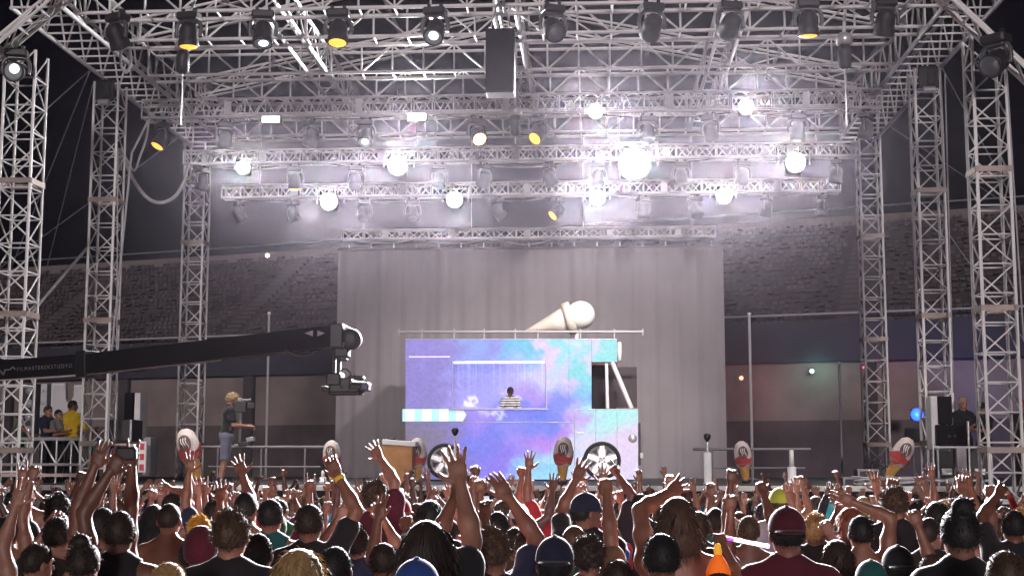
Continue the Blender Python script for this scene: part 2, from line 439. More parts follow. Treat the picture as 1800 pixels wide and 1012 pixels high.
# ------------------------------------------------------------------ lamps
def xp(px, py, Y): return at(px, py, Y).x
_mh = {}
def mh_meshes():
    if _mh: return
    b = MB(); b.box((0, 0, -.13), (.36, .26, .13), bev=.025); b.box((-.10, 0, -.045), (.05, .08, .09)); b.box((.10, 0, -.045), (.05, .08, .09))
    _mh['base'] = b.mesh('base', M_BLACKP)
    y = MB()
    for s in (-1, 1):
        pts = [(s * .10, 0, -.20), (s * .17, 0, -.22), (s * .205, 0, -.28), (s * .215, 0, -.40), (s * .20, 0, -.47)]
        for p, q in zip(pts, pts[1:]): y.tube(p, q, .034, 8)
    y.box((0, 0, -.208), (.26, .12, .04), bev=.01)
    _mh['yoke'] = y.mesh('yoke', mat('fixture_grey', (.10, .095, .10), .35, .2, .15, 8))
    h = MB().lathe([(.0, .20), (.07, .20), (.115, .17), (.145, .10), (.155, 0), (.150, -.06), (.165, -.10), (.172, -.19), (.165, -.205), (.150, -.20)], 22)
    _mh['head'] = h.mesh('head', M_BLACKP)
    _mh['lens'] = MB().lathe([(.150, -.196), (.12, -.214), (.06, -.226), (.0, -.229)], 20).mesh('lens', None)
    _mh['lens'].materials.append(M_GLASS)
def moving_head(loc, tilt, pan, lens, label, scale=1.0, group=None):
    mh_meshes()
    t = thing('moving_head_light', label, 'stage light', loc, pan, group); t.scale = (scale,) * 3
    put('base', _mh['base'], t); put('yoke', _mh['yoke'], t)
    h = put('head', _mh['head'], t, (0, 0, -.43), (R(tilt), 0, 0))
    l = put('lens', _mh['lens'], h)
    l.material_slots[0].link = 'OBJECT'; l.material_slots[0].material = lens
    return t
def spot_in(parent, loc, target, power, size=150, blend=1.0, col=(1, .97, 1), rad=.12):
    ld = bpy.data.lights.new('bulb', 'SPOT'); ld.energy = power * LAMP; ld.spot_size = R(size); ld.spot_blend = blend; ld.color = col; ld.shadow_soft_size = rad
    o = bpy.data.objects.new('bulb', ld); COL.objects.link(o); o.parent = parent; o.location = loc
    d = Vector(target) - (Vector(parent.location) + Vector(loc)); o.rotation_euler = d.to_track_quat('-Z', 'Y').to_euler()
    return o
def point_in(parent, loc, power, col, rad=.05):
    ld = bpy.data.lights.new('bulb', 'POINT'); ld.energy = power; ld.color = col; ld.shadow_soft_size = rad
    o = bpy.data.objects.new('bulb', ld); COL.objects.link(o); o.parent = parent; o.location = loc
    return o
ORD = ['first', 'second', 'third', 'fourth', 'fifth', 'sixth', 'seventh', 'eighth', 'ninth', 'tenth', 'eleventh']
G, A_, AH, GL = M_GLASS, M_AMBER, M_AMBERHOT, M_GLINT
lensword = {G: 'dark', A_: 'amber lensed', AH: 'glowing amber', GL: 'white glinting'}
rl = random.Random(21)
def row(items, Y, ztruss, where, grp, scale):
    out = []
    for k, (px, py, tilt, pan, lens) in enumerate(items):
        p = at(px, py, Y)
        out.append(moving_head((p.x, Y, ztruss), tilt, R(pan), lens, '%s moving head light, %s on %s counting from the boom side' % (lensword[lens], ORD[k], where), scale, grp))
    return out
FRONT = row([(207, 20, 38, 5, G), (333, 20, 2, -8, A_), (463, 20, -16, 10, GL), (595, 20, -12, 0, A_), (765, 20, -38, -8, GL), (972, 15, -48, 20, G), (1146, 15, 44, 0, G),
     (1283, 15, 40, 12, G), (1420, 15, 6, 0, A_), (1555, 12, 36, -20, G)], 23.75, 10.10, 'the front roof beam', 'moving heads on the front roof beam', 1.12)
# four of those heads are turned towards the stage and light it
for i_, tgt, pw in ((0, (-5.0, 27.5, 2.6), 3600), (6, (.4, 31.5, 4.0), 3600), (7, (1.2, 34.5, 4.5), 2600), (9, (6.2, 28.0, 2.2), 1700)):
    h_ = FRONT[i_]; dv = Vector(tgt) - (h_.location + Vector((0, 0, -.48)))
    h_.rotation_euler = (0, 0, math.atan2(-dv.x, dv.y)); hd = [o_ for o_ in h_.children if o_.name.startswith('head')][0]
    hd.rotation_euler = (math.atan2(math.hypot(dv.x, dv.y), -dv.z), 0, 0)
    ld = bpy.data.lights.new('bulb', 'SPOT'); ld.energy = pw; ld.spot_size = R(52); ld.spot_blend = 1.0; ld.color = (1, .93, .90); ld.shadow_soft_size = .12
    o_ = bpy.data.objects.new('bulb', ld); COL.objects.link(o_); o_.parent = hd; o_.location = (0, 0, -.26)
z, Y = FLY['T1']
row([(285, 215, -30, -50, A_), (397, 215, 20, 15, G), (548, 215, 25, 60, G), (643, 210, -35, 0, GL), (838, 210, -50, 30, AH), (948, 210, -50, -40, A_), (1138, 205, -20, 10, G),
     (1248, 205, 25, -35, G), (1402, 200, 15, 5, G), (1522, 200, 10, 60, G)], Y + .2, z, 'the uppermost lighting truss', 'moving heads on the uppermost lighting truss', 1.0)
z, Y = FLY['T2']
row([(355, 305, 10, 70, G), (518, 308, 5, 5, A_), (625, 300, -30, 15, G), (771, 300, -20, 10, G), (852, 300, 35, 50, G), (965, 298, 35, -50, G), (1050, 298, -25, 0, G),
     (1197, 297, -15, 5, G), (1305, 297, 20, 20, G), (1470, 293, 10, 80, G)], Y + .15, z, 'the second lighting truss', 'moving heads on the second lighting truss', .92)
z, Y = FLY['T3']
row([(420, 370, 35, -60, G), (515, 365, 25, -50, G), (640, 362, -30, 10, G), (725, 362, -25, 15, G), (875, 358, 50, -60, G), (980, 358, -50, -60, A_), (1130, 355, -10, 30, G),
     (1222, 352, -35, 35, G), (1347, 350, 10, 60, G), (1445, 355, 5, 90, G)], Y + .15, z, 'the third lighting truss', 'moving heads on the third lighting truss', .88)
# fixtures on the side towers
moving_head((at(30, 100, 23.4).x, 23.38, at(30, 82, 23.4).z), -75, R(12), GL, 'white glinting moving head clamped to the nearest tower at the photo edge', 1.1)
moving_head((at(1742, 60, 23.1).x, 22.85, at(1742, 62, 23.1).z), -60, R(-48), G, 'black moving head tilted on the sloping wing truss, loudspeaker side', 1.25)

def blinder(px, py, Y, ztop, power, label, size=.6, group=None):
    p = at(px, py, Y)
    t = thing('blinder_lamp', label, 'stage light', (p.x, Y, p.z), 0, group)
    hz = ztop - p.z; s = size / 2
    MB().box((0, .10, 0), (size * .62, .16, size * .62), bev=.03).build('housing', M_BLACKP, t)
    y = MB(); 
    y.tube((-s - .04, .1, 0), (-s - .04, .1, max(hz - .02, s + .04)), .018, 8); y.tube((s + .04, .1, 0), (s + .04, .1, max(hz - .02, s + .04)), .018, 8)
    y.tube((-s - .04, .1, max(hz - .02, s + .04)), (s + .04, .1, max(hz - .02, s + .04)), .018, 8)
    y.build('yoke', M_CHROME, t)
    MB().lathe([(s * .70, .16), (s * .74, .02), (s * .68, -.02), (s * .60, -.01)], 28, Matrix.Rotation(-math.pi / 2, 4, 'X') @ Matrix.Scale(-1, 4, (0, 0, 1)), caps=False).build('reflector', M_CHROME, t, fix=True)
    MB().lathe([(s * .62, .03), (s * .60, -.01), (s * .46, -.02), (s * .24, -.03), (0, -.03)], 28, Matrix.Rotation(-math.pi / 2, 4, 'X') @ Matrix.Scale(-1, 4, (0, 0, 1))).build('lamp_lens', M_HOT, t, fix=True)
    spot_in(t, (0, -.14, 0), (p.x * .40 + .9, 5, 1.2), power, 43, 1.0, (1, .955, 1.0), s * .8)
    return t
BL = [(1047, 199, 'T1', 1.3, 'blinding lamp on the uppermost truss above the curtain centre', .42), (1310, 191, 'T1', 1.4, 'blinding lamp on the uppermost truss nearest the rear tower by the tilted prop', .46),
      (430, 297, 'T2', 1.3, 'blinding lamp nearest the rear tower behind the camera operator', .44), (700, 293, 'T2', 2.0, 'blinding lamp on the second truss above the curtain edge', .62),
      (1115, 290, 'T2', 2.6, 'largest and brightest blinding lamp of all', 1.0), (1397, 288, 'T2', 2.0, 'blinding lamp at the far end of the second truss beside the rear tower', .62),
      (580, 356, 'T3', 2.0, 'blinding lamp below the third truss just outside the curtain edge', .58), (800, 353, 'T3', 1.8, 'blinding lamp below the third truss above the truck rear', .54),
      (1050, 350, 'T3', 1.6, 'blinding lamp below the third truss above the ice cream cone', .52), (1272, 346, 'T3', 1.6, 'blinding lamp below the third truss at the curtain far edge', .52)]
for px, py, k, pw, lab, sz in BL:
    z, Y = FLY[k]
    blinder(px, py, Y - .12, z, 1500 * pw, lab, sz, 'blinding white lamps on the flown trusses')
def flood(px, py, hot, label):
    z, Y = FLY['T1']; p = at(px, py, Y)
    t = thing('flood_panel', label, 'stage light', (p.x, Y - .05, p.z))
    MB().box((0, .06, 0), (.46, .12, .20), bev=.02).build('housing', M_BLACKP, t)
    MB().box((0, -.01, 0), (.40, .015, .15), bev=.005).build('led_face', mat('flood_face_%d' % hot, (.9, .9, .9), .3, emit=(1, .98, 1), es=hot), t)
    MB().tube((-.2, .06, .10), (-.2, .06, z - p.z), .014).tube((.2, .06, .10), (.2, .06, z - p.z), .014).build('bracket', M_CHROME, t)
    if hot > 5: spot_in(t, (0, -.06, 0), (p.x, 4, 1), 350, 150, 1, (1, 1, 1), .15)
flood(477, 211, 2, 'dim rectangular white flood panel on the uppermost truss')
flood(733, 207, 16, 'bright rectangular white flood panel on the uppermost truss')

# hanging loudspeaker in the middle of the front beam
p = at(880, 56, 23.3); q = at(880, 168, 23.3); wv = at(905, 100, 23.3).x - at(855, 100, 23.3).x
sp = thing('hanging_loudspeaker', 'black loudspeaker box hanging from the roof above the stage centre', 'loudspeaker', (p.x, 23.3, q.z))
Hs = p.z - q.z
MB().box((0, 0, Hs / 2), (wv, .42, Hs), bev=.015).build('cabinet', mat('speaker_black', (.008, .007, .010), .8, 0, .2, 8, spec=.2), sp)
MB().box((0, -.215, Hs / 2), (wv - .05, .012, Hs - .06)).build('grille', mat('speaker_grille', (.010, .009, .013), .85, 0, .25, 60, spec=.2), sp)
for s in (-1, 1):
    MB().box((s * wv * .36, -.02, Hs + .03), (.05, .12, .06)).build('rigging_bracket', M_CHROME, sp)
    bar('sling', (s * wv * .36, 0, Hs + .05), (s * .03, 0, Hs + .62), .012, M_WIRE, sp, 6)
MB().box((0, 0, Hs + .70), (.20, .2, .22), bev=.03).build('chain_motor', M_CHROME, sp)

def hoist(px, py, Y, hb, label):
    p = at(px, py, Y)
    t = thing('chain_hoist', label, 'hoist', (p.x, Y, p.z))
    MB().lathe([(.06, -.42), (.12, -.38), (.13, -.1), (.10, .02), (.05, .06)], 12).build('chain_bag', M_BLACK, t)
    MB().lathe([(.08, .02), (.15, .05), (.16, .16), (.10, .24), (.03, .27)], 12).build('motor', M_CHROME, t)
    bar('chain', (0, 0, -.40), (0, 0, -hb), .014, M_CHROME, t, 6)
    bar('strap', (0, 0, .25), (.12, .3, 1.2), .035, M_WHITE, t, 6)
hoist(322, 92, 24.6, 1.4, 'chain hoist with black bag under the roof on the boom side')
hoist(1484, 82, 24.6, 1.5, 'chain hoist with black bag under the roof on the loudspeaker side')
hoist(906, 206, 29.0, .6, 'small chain hoist between the two amber lamps at stage centre')

# cables and guy wires
def cable(name, pts, r, label, m=M_WIRE, n=5, group=None):
    mb = MB(); mb.path(pts, r, n); o = mb.build(name, m)
    return tag(o, label, 'cable' if 'cable' in name else 'wire', group)
def seg(a_, b_, Ya, Yb, sag=0, n=14):
    A, B = at(*a_, Ya), at(*b_, Yb)
    return [A.lerp(B, i / n) - Vector((0, 0, sag * 4 * (i / n) * (1 - i / n))) for i in range(n + 1)]
GW = 'guy wires of the stage roof'
cable('guy_wire', seg((158, 124), (-160, 408), 28.2, 24), .012, 'steel guy wire falling outward from the tower behind the boom', group=GW)
cable('guy_wire', seg((160, 120), (20, 470), 28.5, 33), .012, 'steep guy wire crossing the dark sky beside the edge tower', group=GW)
cable('guy_wire', seg((163, 150), (70, 520), 28.5, 34), .011, 'steeper faint guy wire beside the tower behind the boom', group=GW)
cable('guy_wire', seg((330, 230), (-40, 500), 34.3, 36), .011, 'faint guy wire from the rear tower behind the operator', group=GW)
cable('brace_pole', seg((153, 436), (28, 582), 28.2, 26.5), .032, 'thick pale brace pole between the two towers on the boom side', M_CHROME, 8)
cable('guy_wire', seg((1655, 118), (1850, 480), 28.2, 31), .012, 'guy wire slanting out from the tower beside the loudspeakers', group=GW)
cable('guy_wire', seg((1656, 395), (1830, 640), 28.2, 29), .014, 'lower guy wire slanting past the nearest tower on the loudspeaker side', group=GW)
cable('guy_wire', seg((1560, 220), (1830, 400), 34.2, 38), .011, 'faint high guy wire from the rear tower by the tilted prop', group=GW)
cable('hanging_cable', seg((1661, 130), (1676, 690), 27.6, 27.6, .0), .014, 'thin cable dropping down the tower beside the loudspeakers', M_CABLE)
cable('hanging_cable', seg((1768, 100), (1800, 600), 23.3, 23.3, .0), .014, 'thin cable dropping outside the nearest tower on the loudspeaker side', M_CABLE)
cable('hanging_cable', seg((262, 210), (232, 268), 27.6, 27.6, .0, 6) + seg((229, 290), (198, 600), 27.6, 27.6, 0, 8) + seg((196, 620), (188, 800), 27.6, 27.6, 0, 5), .024, 'pale thick cable dropping between the two towers on the boom side', M_CABLE)
cable('hanging_cable', seg((207, 262), (205, 690), 27.6, 27.6, 0, 8), .016, 'straight thin cable running down the tower behind the boom', M_CABLE)
def loop(pts, Y, n=8):
    P = [at(*p, Y) for p in pts]; out = []
    for i in range(len(P) - 1):
        p0, p1, p2, p3 = P[max(i - 1, 0)], P[i], P[i + 1], P[min(i + 2, len(P) - 1)]
        for k in range(n):
            t = k / n
            out.append(.5 * ((2 * p1) + (p2 - p0) * t + (2 * p0 - 5 * p1 + 4 * p2 - p3) * t * t + (3 * p1 - p0 - 3 * p2 + p3) * t ** 3))
    return out + [P[-1]]
cable('looped_cable', loop([(212, 300), (211, 262), (222, 290), (240, 325), (262, 350), (285, 356), (308, 345), (324, 318), (332, 285)], 29.5), .040, 'white looped cable sagging between the boom side towers', M_CABLE, 7)
cable('looped_cable', loop([(262, 205), (258, 240), (246, 275), (236, 300), (226, 286), (212, 262)], 29.3), .026, 'thin cable hanging in a point beside the white looped cable', M_CABLE, 6)
cable('cable_coil', loop([(212, 95), (218, 75), (227, 85), (230, 110), (222, 128), (213, 115), (212, 95)], 26.0), .03, 'coil of pale cable hung from the side beam above the boom', M_CABLE, 6)

# ------------------------------------------------------------------ ice cream truck made of LED screens
YT = 31.0
BLOBS = [  # px, py, sx, sy, colour, weight: what the screens show
    (745, 640, 60, 70, (120, 108, 190), 1.2), (740, 612, 40, 18, (128, 118, 205), 1), (742, 790, 42, 45, (104, 94, 122), 1.6), (790, 780, 30, 40, (120, 105, 190), .8),
    (830, 612, 25, 25, (120, 150, 225), 1), (870, 615, 20, 25, (118, 128, 215), 1), (905, 612, 18, 28, (80, 170, 220), 1.2), (925, 620, 14, 25, (70, 180, 215), 1),
    (962, 615, 10, 35, (205, 185, 225), 1.1), (986, 610, 13, 30, (115, 205, 228), 1.2), (1008, 605, 10, 22, (190, 200, 235), 1), (1040, 622, 12, 30, (205, 190, 220), 1.1), (1020, 603, 10, 12, (130, 205, 225), .8),
    (1066, 612, 16, 28, (115, 205, 208), 1.3), (840, 665, 40, 30, (140, 140, 232), 1.2), (820, 700, 30, 25, (160, 150, 238), 1), (900, 660, 40, 28, (165, 160, 240), 1), (935, 655, 22, 20, (200, 200, 245), .9),
    (930, 690, 20, 18, (165, 130, 225), .8), (860, 770, 40, 35, (92, 104, 222), 1.5), (840, 740, 20, 20, (150, 112, 228), 1), (905, 745, 30, 22, (110, 118, 226), 1.1), (880, 800, 30, 25, (128, 96, 220), 1.1),
    (930, 790, 18, 18, (165, 110, 222), .9), (960, 735, 34, 18, (90, 110, 226), 1.3), (990, 705, 30, 18, (96, 118, 228), 1.2), (975, 770, 22, 14, (170, 110, 220), 1), (1010, 735, 18, 18, (190, 150, 225), .9),
    (940, 815, 26, 18, (120, 190, 228), 1.2), (955, 835, 20, 15, (150, 205, 235), 1), (990, 800, 22, 18, (150, 205, 228), .9), (1022, 660, 13, 45, (100, 200, 212), 1.4), (985, 655, 16, 25, (185, 190, 232), 1), (1000, 680, 12, 20, (205, 175, 225), .8),
    (1005, 690, 10, 10, (120, 200, 220), .7), (1085, 735, 30, 16, (150, 222, 216), 1.1), (1050, 750, 22, 20, (165, 212, 225), 1), (1100, 775, 30, 30, (212, 190, 222), 1.3), (1060, 800, 40, 30, (205, 195, 225), 1.1), (1010, 790, 20, 25, (190, 200, 228), 1),
    (800, 830, 40, 20, (110, 100, 190), 1), (850, 835, 25, 15, (105, 105, 220), 1), (900, 780, 12, 30, (150, 130, 235), .8)]
def screen_colour(px, py):
    rs = np.random.RandomState(5)
    wx = px + 9 * np.sin(py * .09 + px * .031) + 5 * np.sin(py * .21 + 1.3) + 4 * np.sin(px * .23 + py * .11) + 3 * np.sin(px * .41 - py * .33)
    wy = py + 8 * np.sin(px * .055 + 2) + 4 * np.sin(px * .14 + py * .05)
    num = np.zeros((len(px), 3)); den = np.full(len(px), 1e-9)
    for x, y, sx, sy, c, w in BLOBS:
        k = w * np.exp(-1.05 * (((wx - x) / sx) ** 2 + ((wy - y) / sy) ** 2)) + 1e-7 * w
        num += k[:, None] * np.array(srgb(*c)); den += k
    c = num / den[:, None]
    for x, y, r, a_ in ((835, 704, 11, .5), (868, 729, 11, .4), (852, 716, 5, .25), (905, 702, 6, .3)):      # pale smoke rings drawn on the screen
        d = np.hypot(wx - x, wy - y); c += (a_ * np.exp(-((d - r * .7) / 4) ** 2))[:, None]
    m = (px > 795) & (px < 960) & (py > 634) & (py < 715)
    st_ = np.clip(np.sin(px * 1.1 + 2.0 * np.sin(px * .37)) * np.sin(px * .29 + 1), 0, 1) * np.clip((700 - py) / 60, 0, 1)
    c[m] += (.16 * st_)[m][:, None]
    c *= (1 + .10 * np.sin(wx * .37 + wy * .19) * np.sin(wy * .31 - wx * .11) + .06 * np.sin(px * 1.3 + 3 * np.sin(py * .2)) * np.sin(py * .9))[:, None]
    c += (.02 * np.clip(np.sin(wx * .21 - wy * .27), 0, 1) ** 6)[:, None]
    return np.clip(c * 1.0 + .015 + .03 * c.mean(1)[:, None], 0, 1)
sm = bpy.data.materials.new('led_screen'); sm.use_nodes = True
nt = sm.node_tree; b = nt.nodes['Principled BSDF']; b.inputs['Base Color'].default_value = (.02, .02, .025, 1); b.inputs['Roughness'].default_value = .5
an = nt.nodes.new('ShaderNodeAttribute'); an.attribute_name = 'picture'
nt.links.new(an.outputs['Color'], b.inputs['Emission Color']); b.inputs['Emission Strength'].default_value = 1.12

def led_panel(name, parent, x0, y0, x1, y1, Y, th=.10, face=1):
    """upright LED panel covering the rectangle given in photo pixels at depth Y"""
    nx, ny = max(2, int((x1 - x0) / 2.2)), max(2, int((y1 - y0) / 2.2))
    gx, gy = np.meshgrid(np.linspace(x0, x1, nx), np.linspace(y0, y1, ny))
    A, B, C_ = at(x0, y0, Y), at(x1, y1, Y), at(x0, y1, Y)
    X = A.x + (gx - x0) / (x1 - x0) * (B.x - A.x); Z = A.z + (gy - y0) / (y1 - y0) * (C_.z - A.z)
    lo = Vector(parent.location)
    V = np.stack([X.ravel() - lo.x, np.full(X.size, Y - lo.y), Z.ravel() - lo.z], 1)
    idx = np.arange(nx * ny).reshape(ny, nx)
    F = np.stack([idx[:-1, :-1], idx[1:, :-1], idx[1:, 1:], idx[:-1, 1:]], -1).reshape(-1, 4)
    n0 = len(V)                                  # box behind the face
    xa, xb, za, zb = V[:, 0].min(), V[:, 0].max(), V[:, 2].min(), V[:, 2].max(); y0_ = Y - lo.y
    bx = np.array([(xa, y0_ + .002, za), (xb, y0_ + .002, za), (xb, y0_ + .002, zb), (xa, y0_ + .002, zb), (xa, y0_ + th, za), (xb, y0_ + th, za), (xb, y0_ + th, zb), (xa, y0_ + th, zb)])
    V = np.concatenate([V, bx])
    BF = np.array([(4, 5, 6, 7)[::-1], (0, 4, 7, 3), (1, 2, 6, 5), (3, 7, 6, 2), (0, 1, 5, 4)]) + n0
    FF = np.concatenate([F, BF])
    me = mesh_np(name, V, np.full(len(FF), 4), FF.ravel(), (sm, M_BLACKP), np.concatenate([np.zeros(len(F)), np.ones(len(BF))]), False)
    ca = me.color_attributes.new('picture', 'FLOAT_COLOR', 'POINT')
    c = np.ones((len(V), 4), dtype=np.float32); c[:n0, :3] = screen_colour(gx.ravel(), gy.ravel())
    ca.data.foreach_set('color', c.ravel())
    return put(name, me, parent)

tb = at(713, 845, YT)
truck = thing('ice_cream_truck', 'truck-shaped stage set of violet and turquoise LED screens', 'truck', (tb.x, YT, STG))
def tiles(x0, y0, x1, y1):
    nx, ny = max(1, round((x1 - x0) / 40)), max(1, round((y1 - y0) / 41))
    for i in range(nx):
        for j in range(ny):
            led_panel('screen_tile', truck, x0 + (x1 - x0) * i / nx + .05, y0 + (y1 - y0) * j / ny + .05, x0 + (x1 - x0) * (i + 1) / nx - .05, y0 + (y1 - y0) * (j + 1) / ny - .05, YT)
tiles(713, 595, 795, 718)           # rear upper
tiles(795, 595, 960, 634)           # above the serving hatch
tiles(960, 595, 1040, 718)          # behind the cab
tiles(1040, 595, 1085, 636)         # cab roof
tiles(713, 718, 1010, 842)          # flank
tiles(1010, 718, 1122, 842)         # bonnet
led_panel('hatch_backwall', truck, 790, 630, 965, 722, YT + 1.1)
lt = Vector(truck.location)
P = lambda px, py, Y=YT: at(px, py, Y) - lt
# box behind the screens
rf0, rf1 = P(713, 595), P(1085, 595)
MB().box(((rf0.x + rf1.x) / 2, 1.15, rf0.z - .05), (rf1.x - rf0.x, 2.0, .06)).build('roof', M_BLACKP, truck)
MB().box((rf0.x + .05, 1.15, rf0.z / 2), (.06, 2.0, rf0.z - .15)).build('rear_wall', M_BLACKP, truck)
MB().box(((rf0.x + rf1.x) / 2, 2.18, rf0.z / 2), (rf1.x - rf0.x, .06, rf0.z - .15)).build('back_wall', M_BLACKP, truck)
h0, h1 = P(795, 718), P(960, 718)
MB().box(((h0.x + h1.x) / 2, .55, .55), (h1.x - h0.x + 1, .9, .06)).build('hatch_floor', M_BLACKP, truck)
l0, l1 = P(797, 637), P(958, 637)
MB().box(((l0.x + l1.x) / 2, -.02, l0.z), (l1.x - l0.x, .05, .055), bev=.01).build('light_strip', mat('lit_strip', (.9, .9, 1), .3, emit=(.82, .84, 1), es=1.0), truck)
l0, l1 = P(719, 627), P(791, 627)
MB().box(((l0.x + l1.x) / 2, -.012, l0.z), (l1.x - l0.x, .02, .03)).build('trim_strip', mat('pink_trim', (.6, .5, .7), .4, emit=(.72, .62, .85), es=.6), truck)
l0, l1 = P(709, 719), P(820, 740)
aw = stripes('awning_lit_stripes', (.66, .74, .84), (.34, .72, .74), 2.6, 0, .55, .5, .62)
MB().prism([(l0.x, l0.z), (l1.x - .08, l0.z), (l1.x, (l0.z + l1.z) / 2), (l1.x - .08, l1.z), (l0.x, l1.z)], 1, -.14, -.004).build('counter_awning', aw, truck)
for (x0, y0, x1, y1) in ((795, 634, 795, 718), (960, 634, 960, 718), (795, 718, 960, 718)):
    a0, a1 = P(x0, y0), P(x1, y1); bar('hatch_frame', (a0.x, -.01, a0.z), (a1.x, -.01, a1.z), .016, mat('frame_lilac', (.45, .42, .62), .4), truck, 8)
a0, a1 = P(790, 720), P(965, 720); MB().box(((a0.x + a1.x) / 2, -.10, a0.z), (a1.x - a0.x, .22, .03), bev=.008).build('hatch_shelf', mat('shelf_lilac', (.40, .38, .60), .4), truck)
for (x0, y0, x1, y1) in ((713, 742, 1010, 742), (1010, 719, 1122, 719), (1010, 719, 1010, 842), (713, 596, 1085, 596)):
    a0, a1 = P(x0, y0), P(x1, y1); bar('panel_trim', (a0.x, -.004, a0.z), (a1.x, -.004, a1.z), .010, mat('trim_silver', (.5, .48, .55), .35, .4), truck, 6)
a0 = P(1112, 770); MB().lathe([(.09, 0), (.10, .03), (.07, .05), (0, .055)], 18, Matrix.Translation((a0.x, 0, a0.z)) @ Matrix.Rotation(math.pi / 2, 4, 'X')).build('headlamp', M_CHROME, truck)
a0 = P(1020, 760); MB().box((a0.x, -.02, a0.z), (.14, .03, .03), bev=.008).build('door_handle', M_CHROME, truck)
# windscreen opening, pillars, mirror
a0, a1 = P(1076, 636), P(1110, 717)
bar('windscreen_pillar', (a0.x, .04, a0.z), (a1.x, .04, a1.z), .055, M_WHITE, truck, 10)
a0, a1 = P(1066, 638), P(1068, 717); bar('door_pillar', (a0.x, .06, a0.z), (a1.x, .06, a1.z), .04, M_WHITE, truck, 10)
a0, a1 = P(1041, 637), P(1086, 643)
MB().box(((a0.x + a1.x) / 2, .3, a0.z - .02), (a1.x - a0.x, .5, .05)).build('cab_header', mat('oxblood', (.16, .04, .04), .5), truck)
a0, a1 = P(1041, 645, YT + 1.6), P(1120, 716, YT + 1.6)
MB().box(((a0.x + a1.x) / 2, 1.6, (a0.z + a1.z) / 2), (a1.x - a0.x, .05, a0.z - a1.z)).build('cab_backing', mat('cab_dark', (.05, .035, .04), .7), truck)
a0 = P(1089, 617); MB().lathe([(.0, -.22), (.045, -.2), (.055, 0), (.045, .2), (0, .22)], 10, Matrix.Translation((a0.x, .05, a0.z))).build('side_mirror', M_WHITE, truck)
a0 = P(1124, 780); MB().box((a0.x, .2, a0.z), (.06, .4, .95)).build('bumper', M_BLACKP, truck)
MB().box((P(1128, 800).x, .0, P(1128, 800).z), (.07, .06, .12), bev=.01).build('indicator_lamp', M_WHITE, truck)
# roof rail standing clear above the roof
a0, a1 = P(697, 582), P(1132, 582)
bar('roof_rail', (a0.x, .12, a0.z), (a1.x, .12, a1.z), .028, M_CABLE, truck)
for px in (700, 740, 797, 850, 905, 945, 1020, 1080, 1130):
    a0, a1 = P(px, 577), P(px, 596 if px < 1085 and px > 712 else 588); bar('rail_stub', (a0.x, .12, a0.z), (a1.x, .12, a1.z), .02, M_CABLE, truck, 6)
def wheel(px, py, rpx, dark):
    c = P(px, py); r = rpx / FPX * YT
    T = Matrix.Translation((c.x, -.12, c.z)) @ Matrix.Rotation(math.pi / 2, 4, 'X')
    ty = MB().lathe([(r * .80, -.10), (r * .97, -.09), (r, -.05), (r, .05), (r * .97, .09), (r * .80, .10), (r * .80, -.10)], 36, T, caps=False).build('wheel', M_RUBBER, truck, fix=True)
    rm = MB().lathe([(0, .055), (r * .24, .055), (r * .24, .03), (r * .70, .01), (r * .78, .05), (r * .84, .05), (r * .84, .09), (r * .86, .09)], 36, T, caps=False).build('rim', mat('rim_grey%d' % dark, ((.34, .33, .35), (.50, .49, .50))[dark], .4, .1, .15, 6), ty)
    for k in range(5):
        t = 2 * math.pi * k / 5 + .3
        MB().prism([(r * .16 * math.cos(t + 1.2), r * .16 * math.sin(t + 1.2)), (r * .78 * math.cos(t + .14), r * .78 * math.sin(t + .14)), (r * .78 * math.cos(t - .14), r * .78 * math.sin(t - .14)), (r * .16 * math.cos(t - 1.2), r * .16 * math.sin(t - 1.2))], 2, .06, .085).build('spoke', M_CHROME, ty)
        ty.children[-1].matrix_local = T
    for k in range(5):
        t = 2 * math.pi * (k + .5) / 5 + .3
        o = MB().prism([(r * .35 * math.cos(t), r * .35 * math.sin(t)), (r * .7 * math.cos(t - .25), r * .7 * math.sin(t - .25)), (r * .7 * math.cos(t + .25), r * .7 * math.sin(t + .25))], 2, .04, .05).build('vent', M_BLACK, ty); o.matrix_local = T
wheel(783, 810, 31, 0); wheel(1058, 809, 33, 1)

# big ice cream cone lying on the roof
ca_, cb_, cc_ = at(918, 584, YT + .55), at(1002, 559, YT + .55), at(1016, 556, YT + .55)
cone = thing('ice_cream_cone', 'huge white ice cream cone lying tilted on the truck roof', 'ice cream cone', ca_)
ax = (cb_ - ca_); Mx = ax.to_track_quat('Z', 'Y').to_matrix().to_4x4(); Lc = ax.length; rr_ = 26 / FPX * YT
MB().lathe([(.01, 0), (rr_ * .25, Lc * .25), (rr_ * .62, Lc * .62), (rr_ * .95, Lc * .96)], 28, Mx).build('wafer_cone', mat('pale_wafer', (.62, .52, .46), .6, 0, .08, 3), cone)
MB().lathe([(rr_ * .95, Lc * .90), (rr_ * 1.14, Lc * .91), (rr_ * 1.16, Lc * 1.06), (rr_ * 1.0, Lc * 1.07)], 28, Mx).build('wafer_rim', mat('cream_paint', (.62, .56, .48), .5), cone)
MB().lathe([(rr_ * math.sin(t) * .98, Lc * 1.22 - rr_ * math.cos(t)) for t in [math.pi * (.12 + .88 * k / 16) for k in range(17)]], 28, Mx).build('scoop', mat('scoop_white', (.80, .77, .72), .5, 0, .04, 3), cone)
bar('support_post', cb_ - ca_ + Vector((.15, 0, -rr_ * .9)), Vector((cb_.x - ca_.x + .15, 0, at(1000, 597, YT + .55).z - ca_.z)), .05, M_WHITE, cone)

